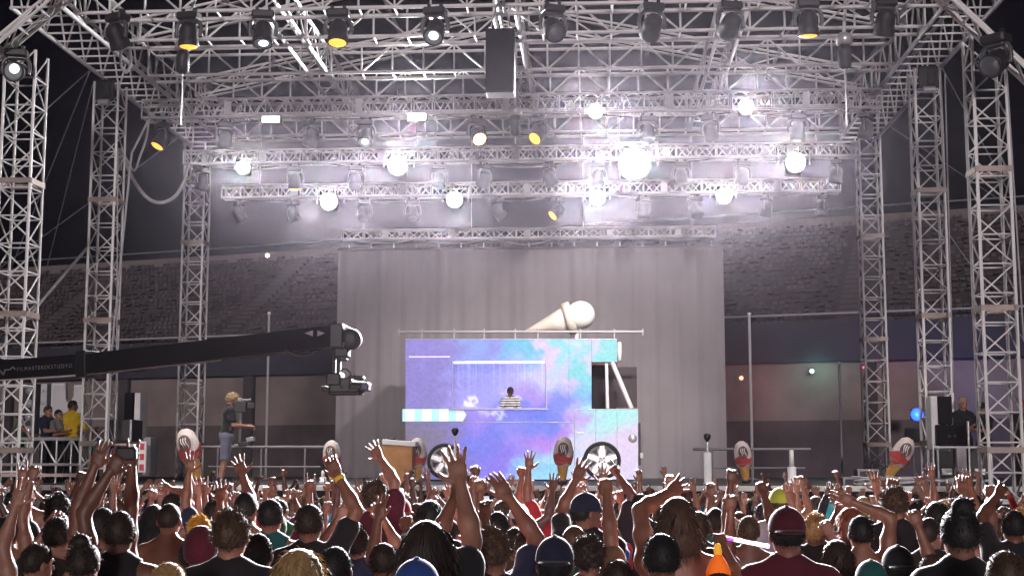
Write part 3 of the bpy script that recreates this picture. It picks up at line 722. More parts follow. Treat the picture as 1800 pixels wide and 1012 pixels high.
# ------------------------------------------------------------------ ice cream props along the stage edge
def icecream(px, py, hpx, tilt, Y, label, rz=0, pit=.25):
    p = at(px, py, Y); s = hpx / FPX * Y
    t = thing('ice_cream_prop', label, 'ice cream prop', (p.x, Y, max(p.z, STG)), 0, 'ice cream props along the stage edge')
    t.rotation_euler = (pit, R(tilt), rz); t.scale = (s * .82, s * .82, s)
    MB().lathe([(.10, 0), (.13, .02), (.14, .06), (.09, .07)], 16).build('stand_base', M_BLACK, t)
    MB().lathe([(.085, .06), (.10, .12), (.145, .38), (.155, .40), (.15, .42)], 20).build('wafer_cone', mat('orange_wafer', (.62, .33, .10), .6, 0, .2, 14), t)
    w = MB().lathe([(.15, .40), (.20, .42), (.235, .50), (.25, .62), (.235, .78), (.18, .92), (.08, .99), (0, 1.0)], 24).build('soft_ice', mat('soft_ice_white', (.55, .47, .45), .5, 0, .2, 8, bump=.4), t)
    # red sauce: a scalloped band proud of the ice
    n = 28; V = []; F = []
    for k in range(n):
        a = 2 * math.pi * k / n; zb = .455 + .03 * math.sin(4 * a); zt = .66 + .05 * math.sin(3 * a + 1)
        for z_ in (zb, (zb + zt) / 2, zt):
            rr = (.200 + (z_ - .42) * .28) if z_ < .62 else .25
            V.append(((min(rr, .25) + .012) * math.cos(a), (min(rr, .25) + .012) * math.sin(a), z_))
    for k in range(n):
        j = (k + 1) % n
        for i in range(2): F.append((k * 3 + i, j * 3 + i, j * 3 + i + 1, k * 3 + i + 1))
    MB().add(V, F, True).build('red_sauce', mat('red_sauce', (.45, .07, .07), .3, 0, .1, 6), t)
    # chocolate swirl on the crowd-facing side
    V = []; F = []; n = 20
    for i in range(7):
        for k in range(n):
            a = 2 * math.pi * k / n; q = i / 6
            x, z_ = .135 * q * math.cos(a), .775 + .15 * q * math.sin(a)
            rz_ = np.interp(z_, [.5, .62, .78, .92, .99], [.235, .25, .235, .18, .08])
            V.append((x, -math.sqrt(max(rz_ ** 2 - x * x, 0)) - .014 + .008 * math.sin(a * 3 + i), z_))
    for i in range(6):
        for k in range(n):
            j = (k + 1) % n; F.append((i * n + k, i * n + j, (i + 1) * n + j, (i + 1) * n + k))
    MB().add(V, F, True).build('chocolate_top', mat('chocolate', (.12, .075, .07), .4, 0, .4, 9, bump=.5), t)
    mb = MB()
    for k in (-1, 0, 1): mb.path([(k * .05 + .02 * math.sin(i), -.255 + .02 * abs(i - 3) / 3 + (0.02 if i > 4 else 0), .66 + .035 * i) for i in range(7)], .010, 5)
    mb.build('white_drizzle', M_WHITE, t)
    return t
icecream(350, 848, 100, -14, 27.2, 'ice cream prop leaning beside the rear tower near the camera operator')
icecream(585, 850, 78, 0, 27.3, 'upright ice cream prop at the curtain edge below the boom camera')
icecream(733, 850, 82, 2, 27.6, 'upright ice cream prop half hidden behind the tan board')
icecream(988, 850, 84, 3, 27.4, 'upright ice cream prop in front of the truck flank')
icecream(1312, 848, 74, -8, 27.3, 'ice cream prop standing before the slim pole right of the curtain')
icecream(1557, 846, 86, 28, 27.3, 'ice cream prop tilted steeply towards the loudspeaker stack')

# tan plywood board with a white top
p = at(700, 850, 27.0); q = at(700, 783, 27.0); w_ = at(727, 800, 27).x - at(674, 800, 27).x
bd = thing('plywood_case', 'tan plywood case with white lid at the stage edge', 'case', (p.x, 27.0, STG))
hb = q.z - STG
MB().box((0, 0, hb / 2), (w_, .40, hb), Matrix.Rotation(R(0), 4, 'Y'), bev=.008).build('plywood_body', mat('tan_plywood', (.42, .20, .07), .6, 0, .18, 5), bd)
MB().box((-.02, 0, hb + .055), (w_ + .06, .46, .10), Matrix.Rotation(R(4), 4, 'Y'), bev=.01).build('white_lid', M_WHITE, bd)
MB().box((-.12, -.05, hb + .14), (.16, .12, .06), bev=.02).build('knob', M_BLACK, bd)

# stage furniture: low barres, white columns, poles
def barre(x0, x1, py, Y, label, n=3):
    a_, b_ = at(x0, py, Y), at(x1, py, Y)
    t = thing('stage_rail', label, 'rail', (a_.x, Y, STG))
    L = b_.x - a_.x; H = (a_.z + b_.z) / 2 - STG
    bar('top_bar', (0, 0, H), (L, 0, H), .03, mat('rail_grey', (.17, .16, .17), .6), t); bar('lower_bar', (L * .1, 0, H * .45), (L * .95, 0, H * .45), .018, mat('rail_grey', (.17, .16, .17), .6), t)
    for k in range(n): bar('post', (L * (k + .5) / n, 0, 0), (L * (k + .5) / n, 0, H), .02, mat('rail_grey', (.17, .16, .17), .6), t)
barre(345, 575, 785, 28.6, 'low grey rail on stage behind the camera operator')
barre(1218, 1425, 789, 28.9, 'low grey rail on stage beside the curtain, before the stand wall')
def column(px, ytop, Y, w, label, ball=True):
    p = at(px, ytop, Y); H = p.z - STG
    t = thing('smoke_jet_column' if ball else 'smoke_jet', label, 'stage effect', (p.x, Y, STG))
    MB().lathe([(w * 1.2, 0), (w * 1.2, .05), (w, .06), (w, H * (.62 if ball else .5)), (w * .7, H * (.64 if ball else .52))], 16).build('white_column', M_WHITE, t)
    if ball:
        bar('stem', (0, 0, H * .62), (0, 0, H - .08), .022, M_CHROME, t); MB().lathe([(0.02, H - .16), (.06, H - .1), (.075, H - .04), (.05, H), (0, H + .01)], 12).build('nozzle_ball', M_BLACK, t)
    else:
        MB().lathe([(w * .6, H * .5), (w * .5, H), (w * .3, H + .02)], 12).build('nozzle', M_WHITE, t)
column(1243, 762, 27.2, .075, 'white column with black ball top right of the truck bonnet')
column(800, 752, 27.3, .03, 'thin stand with black ball top in front of the truck awning')
column(1391, 792, 28.4, .09, 'stubby white stage jet under the low rail', False)
column(568, 828, 28.4, .07, 'short white stage jet beside the curtain edge', False)
def pole(px, ytop, Y, r, label, base=STG):
    p = at(px, ytop, Y); t = thing('slim_pole', label, 'pole', (p.x, Y, base))
    bar('shaft', (0, 0, .03), (0, 0, p.z - base), r, M_CABLE, t); MB().lathe([(.16, 0), (.15, .02), (.05, .035)], 14).build('foot', M_CHROME, t)
    bar('tip', (0, 0, p.z - base), (0, 0, p.z - base + .05), r * 1.5, M_CHROME, t)
pole(473, 552, 33, .030, 'slim upright pole crossed by the camera boom'); pole(1317, 553, 33, .035, 'slim upright pole right of the curtain'); pole(1475, 640, 38, .035, 'distant dim pole left of the rear tower by the tilted prop', 0)

# small coloured lamps on the stand wall
def pilot(px, py, Y, col, es, r, label, power=0):
    p = at(px, py, Y); t = thing('signal_lamp', label, 'lamp', p)
    MB().box((0, .09, 0), (r * 1.8, .12, r * 1.8), bev=.02).build('housing', M_BLACKP, t)
    MB().lathe([(r, .03), (r, 0), (r * .6, -r * .6), (0, -r * .8)], 14, Matrix.Rotation(-math.pi / 2, 4, 'X') @ Matrix.Scale(-1, 4, (0, 0, 1))).build('lens', mat('signal_' + label.split()[0] + str(int(px)), col, .3, emit=col, es=es), t, fix=True)
    if power: point_in(t, (0, -.35, 0), power, col, .1)
pilot(1303, 664, 52, (1, .12, .05), 14, .07, 'red signal lamp on the dim wall right of the slim pole', 25)
pilot(1427, 652, 52, (.35, 1, .75), 14, .07, 'green signal lamp on the dim wall beside the far pole', 25)
pilot(1520, 646, 50, (1, .08, .25), 8, .06, 'pink signal lamp just beside the rear tower', 20)
pilot(1612, 728, 48.5, (.03, .10, 1), 2.6, .22, 'strong blue lamp glowing against the low wall', 190)
pilot(470, 449, 64, (1, .9, .7), 4, .10, 'white lamp on the stand parapet above the camera operator', 0)

# ------------------------------------------------------------------ camera boom
J0, J1, J2 = at(-190, 664, 14.4), at(158, 640, 13.6), at(604, 590, 12.6)
boom = thing('camera_boom', 'long black camera crane boom reaching in over the crowd', 'camera crane', J0)
def beam(name, A, B, hgt, wid, mb=None, m=M_BLACK, parent=boom, hole=False):
    d = B - A; M = Matrix.Translation(A - Vector(parent.location)) @ d.to_track_quat('X', 'Z').to_matrix().to_4x4()
    return MB().box((d.length / 2, 0, 0), (d.length, wid, hgt), M, bev=.008).build(name, m, parent)
boomm = mat('boom_black', (.010, .009, .012), .4, .1, .2, 5)
beam('outer_beam', J0, J1, .20, .20, m=boomm); 
j = J2 - J1; beam('inner_beam', J1 - j * .02, J2, .205, .18, m=boomm)
beam('clamp_collar', J1 - j * .03, J1 + j * .012, .27, .24, m=M_BLACK)
# bright lower edge rail and cables
dz = Vector((0, -.09, -.112)); bar('edge_rail', J0 + dz - J0, J1 + dz - J0, .008, M_CABLE, boom, 6)
bar('edge_rail', J1 + dz - J0, J1.lerp(J2, .55) + dz - J0, .006, mat('boom_trim', (.16, .12, .12), .4), boom, 6)
def cbl(pts, r, Y): 
    MB().path([q_ - J0 for q_ in loop(pts, Y, 6)], r, 6).build('cable', M_BLACK, boom)
cbl([(500, 612), (515, 622), (535, 625), (558, 616), (590, 600)], .016, 12.7); cbl([(495, 610), (520, 616), (545, 619), (575, 605)], .014, 12.75)
cbl([(215, 648), (235, 652), (255, 650), (268, 640)], .02, 13.4)
for px in (548, 567):
    a0 = at(px, 587, 12.55) - J0
    o = MB().prism([(-.03, -.028), (.04, .0), (-.03, .028)] if px > 550 else [(.03, -.028), (-.05, 0), (.03, .028)], 1, -.095, -.09).build('end_mark', mat('boom_mark', (.18, .17, .19), .6), boom); o.location = a0
# lettering on the outer beam
fc = bpy.data.curves.new('lettering', 'FONT'); fc.body = 'FILMASTEREKSTUDYO'; fc.size = .055; fc.space_character = 1.35; fc.extrude = .001
fc.materials.append(mat('lettering_white', (.16, .15, .18), .6))
_fo = put('lettering_curve', fc); _me = bpy.data.meshes.new_from_object(_fo); bpy.data.objects.remove(_fo)
lo_ = put('lettering', _me, boom); dj = (J1 - J0); 
qx = dj.normalized(); qz = Vector((0, 0, 1)); qy = qz.cross(qx).normalized(); qz = qx.cross(qy)
lp = at(47, 654, 13.9); tpar = (lp - J0).dot(qx)
Ml = Matrix((qx, qz, -qy)).transposed().to_4x4(); Ml.translation = qx * tpar - qy * .104 - qz * .028
lo_.matrix_local = Ml
lg = MB().path([(-.30, .0, 0), (-.24, .03, 0), (-.20, .0, 0), (-.17, -.03, 0), (-.15, .02, 0), (-.09, .02, 0), (-.05, .045, 0), (-.02, .02, 0)], .008, 5).build('logo', MATS['lettering_white'], boom); lg.matrix_local = Ml
lw = Vector((0, -.13, 0)); 
# remote head and camera
hd0 = at(605, 592, 12.5)
def hp(px, py, dy=0): return at(px, py, 12.5 + dy) - J0
def hbox(name, x0, y0, x1, y1, d=.16, dy=0, m=M_BLACK, rot=0, bev=.012, parent=boom):
    a_, b_ = hp(x0, y0, dy), hp(x1, y1, dy); c = (a_ + b_) / 2
    o = MB().box((0, 0, 0), (b_.x - a_.x, d, a_.z - b_.z), bev=bev).build(name, m, parent, c); o.rotation_euler = (0, R(rot), 0); return o
hbox('end_plate', 583, 570, 606, 612, .22); hbox('head_mount', 586, 600, 612, 614, .2)
c = hp(617, 596); MB().lathe([(.03, -.10), (.09, -.09), (.10, 0), (.09, .09), (.03, .10)], 18, Matrix.Translation(c) @ Matrix.Rotation(math.pi / 2, 4, 'X')).build('pan_motor', M_BLACKP, boom)
hbox('head_light', 606, 575, 618, 586, .10, m=M_WHITE, rot=35); hbox('antenna_knob', 620, 584, 630, 591, .06)
hbox('yoke_block', 590, 612, 614, 628, .16); hbox('yoke_block', 598, 624, 610, 634, .12, m=mat('head_grey', (.045, .043, .046), .6, .0, .2, 12))
hbox('yoke_arm', 584, 620, 590, 664, .10); hbox('yoke_arm', 593, 626, 599, 664, .10); hbox('tilt_box', 577, 656, 602, 678, .20)
hbox('camera_body', 582, 664, 618, 692, .17, rot=3); hbox('matte_box', 636, 672, 650, 687, .17, rot=5, m=mat('matte_blue', (.03, .03, .07), .4))
a_, b_ = hp(614, 680), hp(640, 681); bar('zoom_lens', a_, b_, .055, M_BLACKP, boom, 16)
hbox('viewfinder', 613, 660, 641, 667, .08, rot=7); hbox('sled', 580, 688, 636, 694, .2); hbox('lens_motor', 600, 678, 606, 684, .2, m=mat('head_grey', (.045, .043, .046), .6, .0, .2, 12)); hbox('focus_ring', 615, 682, 632, 692, .18, m=mat('head_grey', (.045, .043, .046), .6, .0, .2, 12))
cbl([(598, 652), (605, 648), (614, 652), (618, 662)], .008, 12.45)
MB().lathe([(.02, -.02), (.05, -.01), (.05, .02), (.02, .03)], 12, Matrix.Translation(hp(573, 684))).build('focus_handwheel', mat('head_grey', (.045, .043, .046), .6, .0, .2, 12), boom)

# ------------------------------------------------------------------ boom side of the stage
YS = 28.3
def railing():
    a_, b_ = at(-80, 771, YS), at(152, 771, YS)
    t = thing('truss_railing', 'grey triangulated railing in front of the crew with yellow jacket', 'railing', (a_.x, YS, STG))
    L = b_.x - a_.x; H = a_.z - STG; h0 = H * .42
    bar('top_rail', (0, 0, H), (L, 0, H), .04, M_CHROME, t); bar('bottom_rail', (0, 0, h0), (L, 0, h0), .03, M_CHROME, t)
    n = 9
    for i in range(n):
        x0, x1 = L * i / n, L * (i + 1) / n
        bar('post', (x0, 0, 0), (x0, 0, H), .022, M_CHROME, t); bar('brace', (x0, 0, h0) if i % 2 else (x0, 0, H), (x1, 0, H) if i % 2 else (x1, 0, h0), .018, M_CHROME, t)
    MB().box((L / 2, -.06, h0 - .22), (L, .05, .07)).build('kick_board', mat('kick_pink', (.55, .42, .40), .5), t)
railing()
def w_panel(x0, y0, x1, y1, Y, pts, label):
    A, B = at(x0, y1, Y), at(x1, y0, Y); w, h = B.x - A.x, B.z - A.z
    t = thing('white_panel', label, 'panel', (A.x, Y, A.z))
    MB().prism([(p[0] * w, p[1] * h) for p in pts], 1, 0, .14).build('front_face', mat('panel_white', (.62, .60, .62), .5, 0, .1, 2), t, fix=True)
    MB().prism([(p[0] * w * .8 + w * .1, p[1] * h * .8 + h * .14) for p in pts], 1, -.02, -.002).build('inset_face', mat('panel_grey', (.52, .50, .53), .5, 0, .1, 2), t, fix=True)
    bar('leg', (w * .5, .05, 0), (w * .5, .05, STG - A.z), .04, M_CHROME, t)
w_panel(88, 673, 122, 742, 30, [(0, .3), (.35, 0), (1, 0), (1, .45), (.82, .6), (.78, 1), (0, 1)], 'white stepped panel behind the navy-shirted crew member')
w_panel(118, 676, 148, 742, 30.1, [(0, 0), (1, 0), (1, 1), (.35, 1), (.35, .7), (0, .42)], 'white stepped panel behind the yellow jacket')
def cabinet(name, x0, y0, x1, y1, Y, d, m, label, cat, front=True, extra=None):
    A, B = at(x0, y1, Y), at(x1, y0, Y); w, h = B.x - A.x, B.z - A.z
    t = thing(name, label, cat, ((A.x + B.x) / 2, Y, A.z))
    MB().box((0, d / 2, h / 2), (w, d, h), bev=.012).build('cabinet', m, t)
    if front: MB().box((0, -.008, h / 2), (w * .9, .012, h * .92)).build('grille', MATS['speaker_grille'], t)
    return t, w, h
SB = MATS['speaker_black']
t, w, h = cabinet('line_speaker', 217, 690, 233, 752, 28.9, .5, SB, 'dark upright speaker beside the pale case on the boom side', 'loudspeaker')
t, w, h = cabinet('pale_case', 234, 690, 247, 770, 28.9, .5, M_WHITE, 'tall pale case edge behind the raised arms on the boom side', 'case', False)
t, w, h = cabinet('flight_case', 186, 737, 232, 775, 28.4, .7, M_CASE, 'dark flight case topped with gear behind the raised arms', 'case', False)
for s in (-1, 1): MB().box((s * w * .47, -.006, h / 2), (.04, .02, h)).build('edge_strip', M_CHROME, t)
t, w, h = cabinet('flight_case', 186, 779, 240, 812, 28.3, .7, mat('maroon_case', (.12, .025, .035), .5), 'maroon flight case with pale edging under the dark case', 'case', False)
for z_ in (.02, h - .02): MB().box((0, -.008, z_), (w, .02, .035)).build('edge_strip', M_CHROME, t)
t, w, h = cabinet('checkered_board', 242, 775, 257, 830, 28.0, .06, M_WHITE, 'white board with red squares at the stage edge', 'board', False)
for k in range(3): MB().box((0, -.006, h * (k + .5) / 3), (w * .6, .012, h * .2)).build('red_square', mat('board_red', (.5, .05, .07), .5), t)
t, w, h = cabinet('grey_case', 250, 768, 265, 835, 28.6, .5, mat('case_grey', (.26, .25, .26), .5), 'grey rounded case behind the white board with red squares', 'case', False)
for k, (px, w0, lab) in enumerate(((50, 14, 'dark stacked equipment behind the crew at the photo edge'), (75, 8, 'pale stacked equipment between two crew members'))):
    t, w, h = cabinet('equipment_stack', px - w0, 674, px + w0, 790, 30.4 + k * .2, .6, (M_CASE, mat('pale_plastic', (.50, .50, .54), .4))[k], lab, 'equipment', False)
    for i in range(5): MB().lathe([(w * .32, 0), (w * .3, -.03), (0, -.03)], 12, Matrix.Translation((0, -.004, h * (i + .5) / 5)) @ Matrix.Rotation(-math.pi / 2, 4, 'X') @ Matrix.Scale(-1, 4, (0, 0, 1))).build('dial', M_CHROME, t, fix=True)

# ------------------------------------------------------------------ loudspeaker side of the stage
t, w, h = cabinet('loudspeaker', 1650, 696, 1673, 745, 26.9, .5, SB, 'upright black loudspeaker on top of the stack beside the middle tower', 'loudspeaker')
t, w, h = cabinet('pale_case', 1639, 696, 1649, 790, 26.95, .4, M_WHITE, 'pale vertical case edge beside the upright loudspeaker', 'case', False)
t, w, h = cabinet('bass_loudspeaker', 1648, 746, 1699, 783, 26.8, .6, SB, 'wide black bass loudspeaker under the upright one', 'loudspeaker')
for s in (-1, 1): MB().lathe([(.03, 0), (.05, -.01), (.03, -.02)], 10, Matrix.Translation((s * .05, -.016, h * .45)) @ Matrix.Rotation(-math.pi / 2, 4, 'X') @ Matrix.Scale(-1, 4, (0, 0, 1))).build('port', M_BLACK, t, fix=True)
def frame():
    A, B = at(1640, 786, 26.75), at(1742, 786, 26.75)
    t = thing('case_trolley', 'silver trolley frame carrying black cases under the bass loudspeaker', 'trolley', (A.x, 26.75, STG))
    W_ = B.x - A.x; H = A.z - STG
    for z_ in (.10, H): bar('crossbar', (0, 0, z_), (W_, 0, z_), .028, M_CHROME, t); bar('crossbar', (0, .6, z_), (W_, .6, z_), .028, M_CHROME, t)
    for x in (0, W_ * .08, W_ * .62, W_): bar('upright', (x, 0, 0), (x, 0, H + (.5 if x == W_ * .62 else .0)), .024, M_CHROME, t)
    for x, w in ((W_ * .23, W_ * .26), (W_ * .80, W_ * .34)):
        MB().box((x, .3, .15 + (H - .2) / 2), (w, .5, H - .22), bev=.01).build('black_case', M_CASE, t)
        MB().box((x, .02, .27), (.20, .04, .12), bev=.01).build('latch', M_CHROME, t); MB().lathe([(.0, 0), (.07, 0), (.07, .05), (0, .05)], 12, Matrix.Translation((x, 0, .07)) @ Matrix.Rotation(math.pi / 2, 4, 'X')).build('castor', M_CHROME, t, fix=True)
    MB().box((W_ * .48, .1, H / 2 + .02), (W_ * .17, .3, H - .06), bev=.01).build('pale_case', mat('case_lilac', (.42, .40, .44), .5), t)
    for z_ in (.12, .2, .28): MB().box((W_ * .48, -.06, z_), (W_ * .15, .02, .035)).build('slot', M_WHITE, t)
frame()
def low_kit():
    for k, (x0, y0, x1, y1, Y, lab) in enumerate(((1482, 838, 1512, 856, 26.9, 'small silver-edged box at the stage edge below the rear tower'), (1508, 824, 1545, 850, 27.4, 'grey equipment box behind the small silver-edged box'),
                                                  (1618, 842, 1640, 852, 26.9, 'flat pale footplate at the foot of the middle tower'))):
        t, w, h = cabinet('equipment_box', x0, y0, x1, y1, Y, .4, M_CASE, lab, 'box', False)
        for s in (-1, 1): MB().box((s * (w / 2 - .02), -.004, h / 2), (.04, .015, h)).build('edge_strip', mat('edge_grey', (.26, .25, .26), .5, 0, .2, 8), t)
        MB().box((0, -.004, h - .02), (w - .09, .015, .04)).build('edge_strip', mat('edge_grey', (.26, .25, .26), .5, 0, .2, 8), t)
    for k, (px, lab) in enumerate(((1606, 'thin lighting stand with round foot behind the middle tower'),)):
        p = at(px, 790, 29.5); t = thing('lighting_stand', lab, 'stand', (p.x, 29.5, STG)); bar('pole', (0, 0, 0), (0, 0, .9), .02, mat('edge_grey', (.26, .25, .26), .5, 0, .2, 8), t)
        MB().lathe([(.34, 0), (.3, .03), (.06, .10), (.03, .14)], 18).build('foot', M_CABLE, t); MB().box((0, 0, 1.0), (.35, .1, .3), bev=.02).build('panel', M_CASE, t); bar('arm', (-.5, 0, .72), (.4, 0, .78), .018, M_CABLE, t)
    # coiled cables lying on the edge
    for k, (px, lab) in enumerate(((1535, 'cable coil lying at the foot of the tilted ice cream prop'), (1590, 'cable coil between the tilted prop and the middle tower'), (1680, 'cable coil under the silver trolley'))):
        p = at(px, 846, 26.85); pts = []
        for i in range(60):
            a = i * .62; r = .20 + .05 * math.sin(i * .37 + k); pts.append((p.x + r * 1.6 * math.cos(a), 26.95 + r * math.sin(a) * .8, STG + .03 + .0022 * i + .02 * math.sin(i * 1.7)))
        tag(MB().path(pts, .018, 5).build('cable_coil', M_CABLE), lab, 'cable')
low_kit()

# ------------------------------------------------------------------ people: distance-field bodies turned into one skin
class Vol:
    def __init__(s, lo, hi, h):
        s.h = h; s.lo = np.asarray(lo, float); s.n = np.ceil((np.asarray(hi, float) - s.lo) / h).astype(int) + 1
        s.f = np.full(s.n, 1.0, np.float32)
    def sub(s, a, b):
        i0 = np.maximum(0, np.floor((np.asarray(a) - s.lo) / s.h).astype(int)); i1 = np.minimum(s.n, np.ceil((np.asarray(b) - s.lo) / s.h).astype(int) + 1)
        sl = tuple(slice(int(p), int(max(p, q))) for p, q in zip(i0, i1))
        g = [(np.arange(sl[k].start, sl[k].stop) * s.h + s.lo[k]).reshape([-1 if j == k else 1 for j in range(3)]) for k in range(3)]
        return sl, g
    def _mix(s, sl, d, k):
        a = s.f[sl]
        if k <= 0: s.f[sl] = np.minimum(a, d); return
        h = np.clip(.5 + .5 * (d - a) / k, 0, 1); s.f[sl] = d * (1 - h) + a * h - k * h * (1 - h)
    def cap(s, p, q, r1, r2, k=.03):
        p, q = np.asarray(p, float), np.asarray(q, float); m = max(r1, r2) + k + 2 * s.h
        sl, (X, Y, Z) = s.sub(np.minimum(p, q) - m, np.maximum(p, q) + m)
        d = q - p; L = max(d @ d, 1e-9)
        t = np.clip(((X - p[0]) * d[0] + (Y - p[1]) * d[1] + (Z - p[2]) * d[2]) / L, 0, 1)
        D = np.sqrt((X - p[0] - t * d[0]) ** 2 + (Y - p[1] - t * d[1]) ** 2 + (Z - p[2] - t * d[2]) ** 2) - (r1 + (r2 - r1) * t)
        s._mix(sl, D, k); return s
    def ell(s, c, r, k=.03, neg=False):
        c, r = np.asarray(c, float), np.asarray(r, float); m = r.max() * 0 + r + k + 2 * s.h
        sl, (X, Y, Z) = s.sub(c - m, c + m)
        k0 = np.sqrt(((X - c[0]) / r[0]) ** 2 + ((Y - c[1]) / r[1]) ** 2 + ((Z - c[2]) / r[2]) ** 2)
        k1 = np.sqrt(((X - c[0]) / r[0] ** 2) ** 2 + ((Y - c[1]) / r[1] ** 2) ** 2 + ((Z - c[2]) / r[2] ** 2) ** 2) + 1e-9
        D = k0 * (k0 - 1) / k1
        if neg: s.f[sl] = np.maximum(s.f[sl], -D)
        else: s._mix(sl, D, k)
        return s
    def grid(s):
        return [(np.arange(s.n[k]) * s.h + s.lo[k]).reshape([-1 if j == k else 1 for j in range(3)]) for k in range(3)]
    def mesh(s):
        f = s.f; S = f < 0
        S[0] = S[-1] = False; S[:, 0] = S[:, -1] = False; S[:, :, 0] = S[:, :, -1] = False
        f = np.where(S, f, np.maximum(f, 1e-5))
        cs = [(i, j, k) for i in (0, 1) for j in (0, 1) for k in (0, 1)]
        cut = lambda a, c: a[c[0]:a.shape[0] - 1 + c[0], c[1]:a.shape[1] - 1 + c[1], c[2]:a.shape[2] - 1 + c[2]]
        cnt = sum(cut(S, c).astype(np.int8) for c in cs)
        act = (cnt > 0) & (cnt < 8); ids = np.full(act.shape, -1, np.int32); I = np.argwhere(act); ids[act] = np.arange(len(I))
        val = np.stack([cut(f, c)[act] for c in cs], 1); pos = np.zeros((len(I), 3)); n = np.zeros(len(I))
        C = np.array(cs, float)
        for a in range(8):
            for b in range(a + 1, 8):
                if np.abs(C[a] - C[b]).sum() != 1: continue
                m = (val[:, a] < 0) != (val[:, b] < 0); t = val[m, a] / (val[m, a] - val[m, b])
                pos[m] += C[a] + t[:, None] * (C[b] - C[a]); n[m] += 1
        V = (I + pos / n[:, None]) * s.h + s.lo
        Q = []
        for ax in range(3):
            o1, o2 = [(1, 2), (2, 0), (0, 1)][ax]
            sa = [slice(None)] * 3; sb = [slice(None)] * 3; sa[ax] = slice(0, -1); sb[ax] = slice(1, None)
            A, B = S[tuple(sa)], S[tuple(sb)]; E = np.argwhere(A != B); inside = A[tuple(E.T)]
            e1, e2 = np.zeros(3, int), np.zeros(3, int); e1[o1] = 1; e2[o2] = 1
            q = np.stack([ids[tuple((E - e1 - e2).T)], ids[tuple((E - e2).T)], ids[tuple(E.T)], ids[tuple((E - e1).T)]], 1)
            q[~inside] = q[~inside][:, ::-1]; Q.append(q)
        return V, np.concatenate(Q)

def xf(V, M):
    M = np.array(M); return V @ M[:3, :3].T + M[:3, 3]
def join(parts):
    Vs, Fs, Ms, n = [], [], [], 0
    for p in parts:
        V, F = p[0], p[1]; Vs.append(V); Fs.append(F + n); Ms.append(p[2] if len(p) > 2 else np.zeros(len(F), int)); n += len(V)
    return np.concatenate(Vs), np.concatenate(Fs), np.concatenate(Ms)

# --- heads (origin at the top of the neck, face towards +Y)
def make_head():
    v = Vol((-.13, -.14, -.12), (.13, .17, .26), .0085)
    v.ell((0, .0, .105), (.076, .096, .108), .02); v.ell((0, .038, .035), (.056, .062, .060), .03); v.ell((0, .055, .0), (.03, .035, .025), .02)
    v.cap((0, -.015, -.11), (0, -.008, .05), .056, .054, .02)
    for s in (-1, 1):
        v.ell((s * .080, -.008, .085), (.011, .022, .032), .008); v.ell((s * .033, .094, .105), (.018, .016, .012), 0, True); v.ell((s * .033, .086, .105), (.013, .013, .011), 0)
        v.cap((s * .014, .094, .125), (s * .05, .082, .126), .009, .007, .012)
    v.cap((0, .096, .11), (0, .114, .072), .009, .014, .012); v.ell((0, .098, .042), (.023, .010, .009), .008)
    V, F = v.mesh(); c = V[F].mean(1); m = np.zeros(len(F), int)
    for s in (-1, 1): m[(np.abs(c[:, 0] - s * .033) < .015) & (np.abs(c[:, 2] - .105) < .009) & (c[:, 1] > .07)] = 1
    m[(np.abs(c[:, 0]) < .024) & (np.abs(c[:, 2] - .042) < .009) & (c[:, 1] > .088)] = 2
    return V, F, m
HEAD = make_head()

# --- hands (wrist at origin, fingers +Z, palm towards +Y, thumb towards +X)
def make_hand(curl, splay, thumb=.5, point=None):
    v = Vol((-.11, -.05, -.06), (.13, .14, .24), .0068)
    v.cap((0, 0, -.05), (0, 0, .01), .027, .026, .012); v.ell((0, 0, .052), (.040, .017, .055), .012); v.ell((.0, .0, .075), (.042, .015, .028), .01)
    for i, (x, L) in enumerate(((.030, .92), (.010, 1.0), (-.011, .95), (-.031, .76))):
        c = curl if not (point is not None and i in point) else .06
        a = splay * (x / .03); d = np.array([math.sin(a), 0, math.cos(a)]); p = np.array([x, 0, .092]); ang = c * .75
        for k, l in enumerate((.043, .027, .022)):
            dd = d * math.cos(ang) + np.array([0, 1, 0]) * math.sin(ang); q = p + dd * l * L
            v.cap(p, q, .0098 - .001 * k, .0090 - .001 * k, .004); p = q; ang += c
    p = np.array([.030, .004, .022]); th = np.array([math.sin(.9 * thumb + .2), .25 + .5 * curl * .4, math.cos(.9 * thumb + .2)]); th /= np.linalg.norm(th)
    q = p + th * .045; v.cap(p, q, .014, .0115, .012); t2 = th * .85 + np.array([-.1, .25 * curl, .45]); t2 /= np.linalg.norm(t2); v.cap(q, q + t2 * .034, .011, .009, .004)
    return v.mesh()
HANDS = {'open': make_hand(.12, .30, .9), 'flat': make_hand(.20, .08, .3), 'relaxed': make_hand(.55, .12, .5), 'fist': make_hand(1.35, .0, .15), 'point': make_hand(1.3, .0, .2, (0,)),
         'horns': make_hand(1.3, .06, .3, (0, 3)), 'peace': make_hand(1.3, .16, .2, (0, 1)), 'grip': make_hand(.95, .04, .4)}

